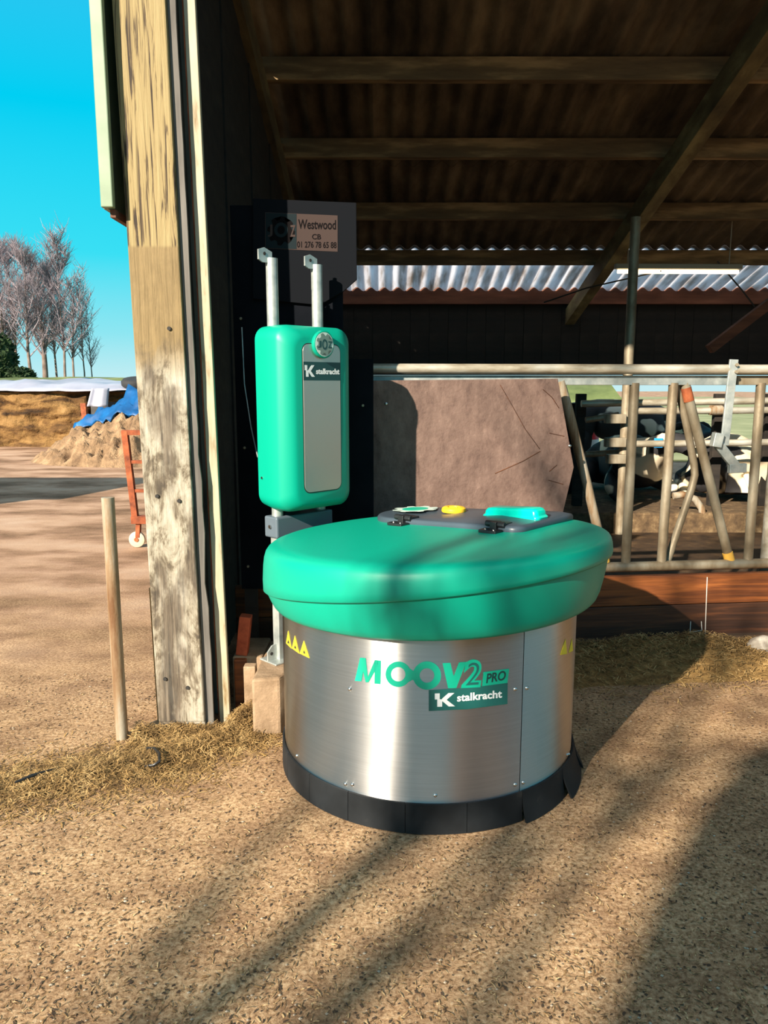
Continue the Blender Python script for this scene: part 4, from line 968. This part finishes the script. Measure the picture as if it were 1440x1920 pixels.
def shed(name, x0, x1, y0, y1, h, label, m):  # builds the added unseen shed and barn
    root = empty(name, ((x0+x1)/2, (y0+y1)/2, 0), label=label, cat='building')
    b = MB(); b.box(x0, x1, y0, y1, 0, h); b.build('walls', m, root)
    b = MB(); xm = (y0+y1)/2; b.prism([(y0-.2, h), (y1+.2, h), (xm, h+.7)], lambda y, z, x: (x, y, z), x0-.2, x1+.2); b.build('roof', M['roof'], root)
    b = MB(); b.box((x0+x1)/2-.6, (x0+x1)/2+.6, y1, y1+.05, 0, 2.1); d_ = b.build('added_door', M['darkwood'], root)
    b = MB(); b.box((x0+x1)/2+.45, (x0+x1)/2+.5, y1+.05, y1+.09, .95, 1.1); b.build('added_handle', M['galv'], d_)
shed('added_shed', -12, -7.4, 6.0, 8.0, 2.5, 'low brown shed added out of view at left to shade the yard', M['addedbrick'])  # unseen shed added to cast the shadow band at left
shed('added_barn', 3.4, 18, -11, -5, 5.2, 'brown barn added behind the viewpoint for dark reflections in the steel', M['addedbrick'])  # unseen barn added to darken reflections on the drum

# ================================================================== STRAW AND FLECKS (uncountable)
def strands(n, place, Lr, wr, seed, tilt=.35):
    rnd = random.Random(seed); b = MB()
    for _ in range(n):
        p = place(rnd)
        if p is None: continue
        a = rnd.uniform(0, 2*math.pi); L = rnd.uniform(*Lr); w_ = rnd.uniform(*wr); d = Vector((math.cos(a), math.sin(a), rnd.uniform(-tilt, tilt))).normalized()
        s_ = Vector((-math.sin(a), math.cos(a), rnd.uniform(-.5, .5)))*w_; mid = p+Vector((0, 0, L*.06))
        e0, e1 = p-d*L/2, p+d*L/2; e0.z = max(e0.z, .001); e1.z = max(e1.z, .001)
        b.add([e0-s_, e0+s_, mid+s_, mid-s_, e1+s_*.6, e1-s_*.6], [(0, 1, 2, 3), (3, 2, 4, 5)])
    return b
def clear(p): return (p-C).xy.length > .60 and not (-1.04 < p.x < -.69 and 3.16 < p.y < 3.4)
def wallY(x): return WY0+x*math.tan(WANG)-.06
def pl_ground(rnd):
    y = 1.15+ (rnd.random()**1.5)*3.2; x = rnd.uniform(-1, 1)*(.62*y+.15)
    p = Vector((x, y, .002)); return p if clear(p) and y < wallY(x) else None
o = strands(24000, pl_ground, (.006, .022), (.0008, .0022), 1, .2).build('straw_litter', M['fleck'], normals=False); tag(o, 'fine chopped straw flecks littering the yard floor', 'straw litter', kind='stuff')
o = strands(7000, pl_ground, (.004, .014), (.001, .003), 2, .15).build('dark_litter', M['fleckd'], normals=False); tag(o, 'dark crumbs and chips littering the yard floor', 'litter', kind='stuff')
b = MB(); rnd = random.Random(9)
for _ in range(1500):
    p = pl_ground(rnd)
    if p is None: continue
    r = rnd.uniform(.0018, .006); b.add([p+Vector((r, 0, 0)), p+Vector((0, r, 0)), p+Vector((-r, 0, 0)), p+Vector((0, -r*.8, 0)), p+Vector((0, 0, r*.6))], [(0, 1, 4), (1, 2, 4), (2, 3, 4), (3, 0, 4)])
o = b.build('pebbles', M['pebble'], normals=False); tag(o, 'small pale pebbles set in the yard floor', 'pebbles', kind='stuff')
# straw ridge left of the machine
path = [Vector((-2.2, 2.35, 0)), Vector((-1.42, 2.62, 0)), Vector((-.95, 2.88, 0)), Vector((-.66, 3.10, 0)), Vector((-.58, 3.22, 0))]
wd = [.16, .20, .20, .17, .07]; hgt = [.02, .03, .035, .06, .11]
def pl_ridge(rnd):
    i = rnd.randrange(len(path)-1); t = rnd.random(); c = path[i].lerp(path[i+1], t); w_ = wd[i]*(1-t)+wd[i+1]*t; h = hgt[i]*(1-t)+hgt[i+1]*t
    g_ = rnd.gauss(0, .62)+.5*noise.noise(c*5); d = (path[i+1]-path[i]).normalized(); p = c+Vector((-d.y, d.x, 0))*g_*w_+d*rnd.gauss(0, .05)
    p.z = .004+h*max(0, 1-g_*g_)*rnd.random()*(.6+.8*noise.noise(p*6)+.3); return p if clear(p) else None
o = strands(22000, pl_ridge, (.012, .045), (.0006, .0016), 3, .6).build('straw_ridge', M['straw1'], normals=False); tag(o, 'ridge of loose straw along the foot of the post', 'straw', kind='stuff')
def pl_ridge2(rnd):
    p = pl_ridge(rnd)
    if p: p.z *= .5
    return p
o = strands(6000, pl_ridge2, (.012, .04), (.0012, .003), 5, .5).build('dirty_straw', M['straw2'], normals=False); tag(o, 'darker dirty straw mixed under the straw ridge by the post', 'straw', kind='stuff')
def pl_foot(rnd):
    x = rnd.uniform(-1.08, -.58); y = 3.15-abs(rnd.gauss(0, .09)); z = .045*max(0, 1-(3.15-y)/.2)*rnd.random()*(1+.7*noise.noise(Vector((x*9, y*9, 0))))
    return Vector((x, y, .003+z))
o = strands(6000, pl_foot, (.012, .045), (.0006, .0018), 8, .6).build('post_foot_straw', M['straw1'], normals=False); tag(o, 'loose straw heaped against the foot of the timber post', 'straw', kind='stuff')
# straw along the kerb at right
def heap(x, y):
    d = (wallY(x)-y); e_ = .10+.06*noise.noise(Vector((x*2.1, 0, 3)))
    return max(0, .085*(1+.5*noise.noise(Vector((x*3, y*3, 1))))*math.exp(-(d/.26)**2))
b = MB(); v, f = grid(lambda u, t: (.5+2.6*u, wallY(.5+2.6*u)-.55*(1-t), heap(.5+2.6*u, wallY(.5+2.6*u)-.55*(1-t))-.004), 60, 16); b.add(v, f)
o = b.build('straw_heap', M['straw2'], smooth=80); tag(o, 'low bank of trodden straw along the kerb', 'straw', kind='stuff')
def pl_heap(rnd):
    x = rnd.uniform(.5, 3.1); y = wallY(x)-abs(rnd.gauss(0, .25)); return Vector((x, y, heap(x, y)+.003+rnd.random()*.015)) if y > 2.9 else None
o = strands(12000, pl_heap, (.012, .045), (.001, .0025), 6, .5).build('loose_straw', M['straw1'], normals=False); tag(o, 'loose bright straw scattered along the kerb at right', 'straw', kind='stuff')
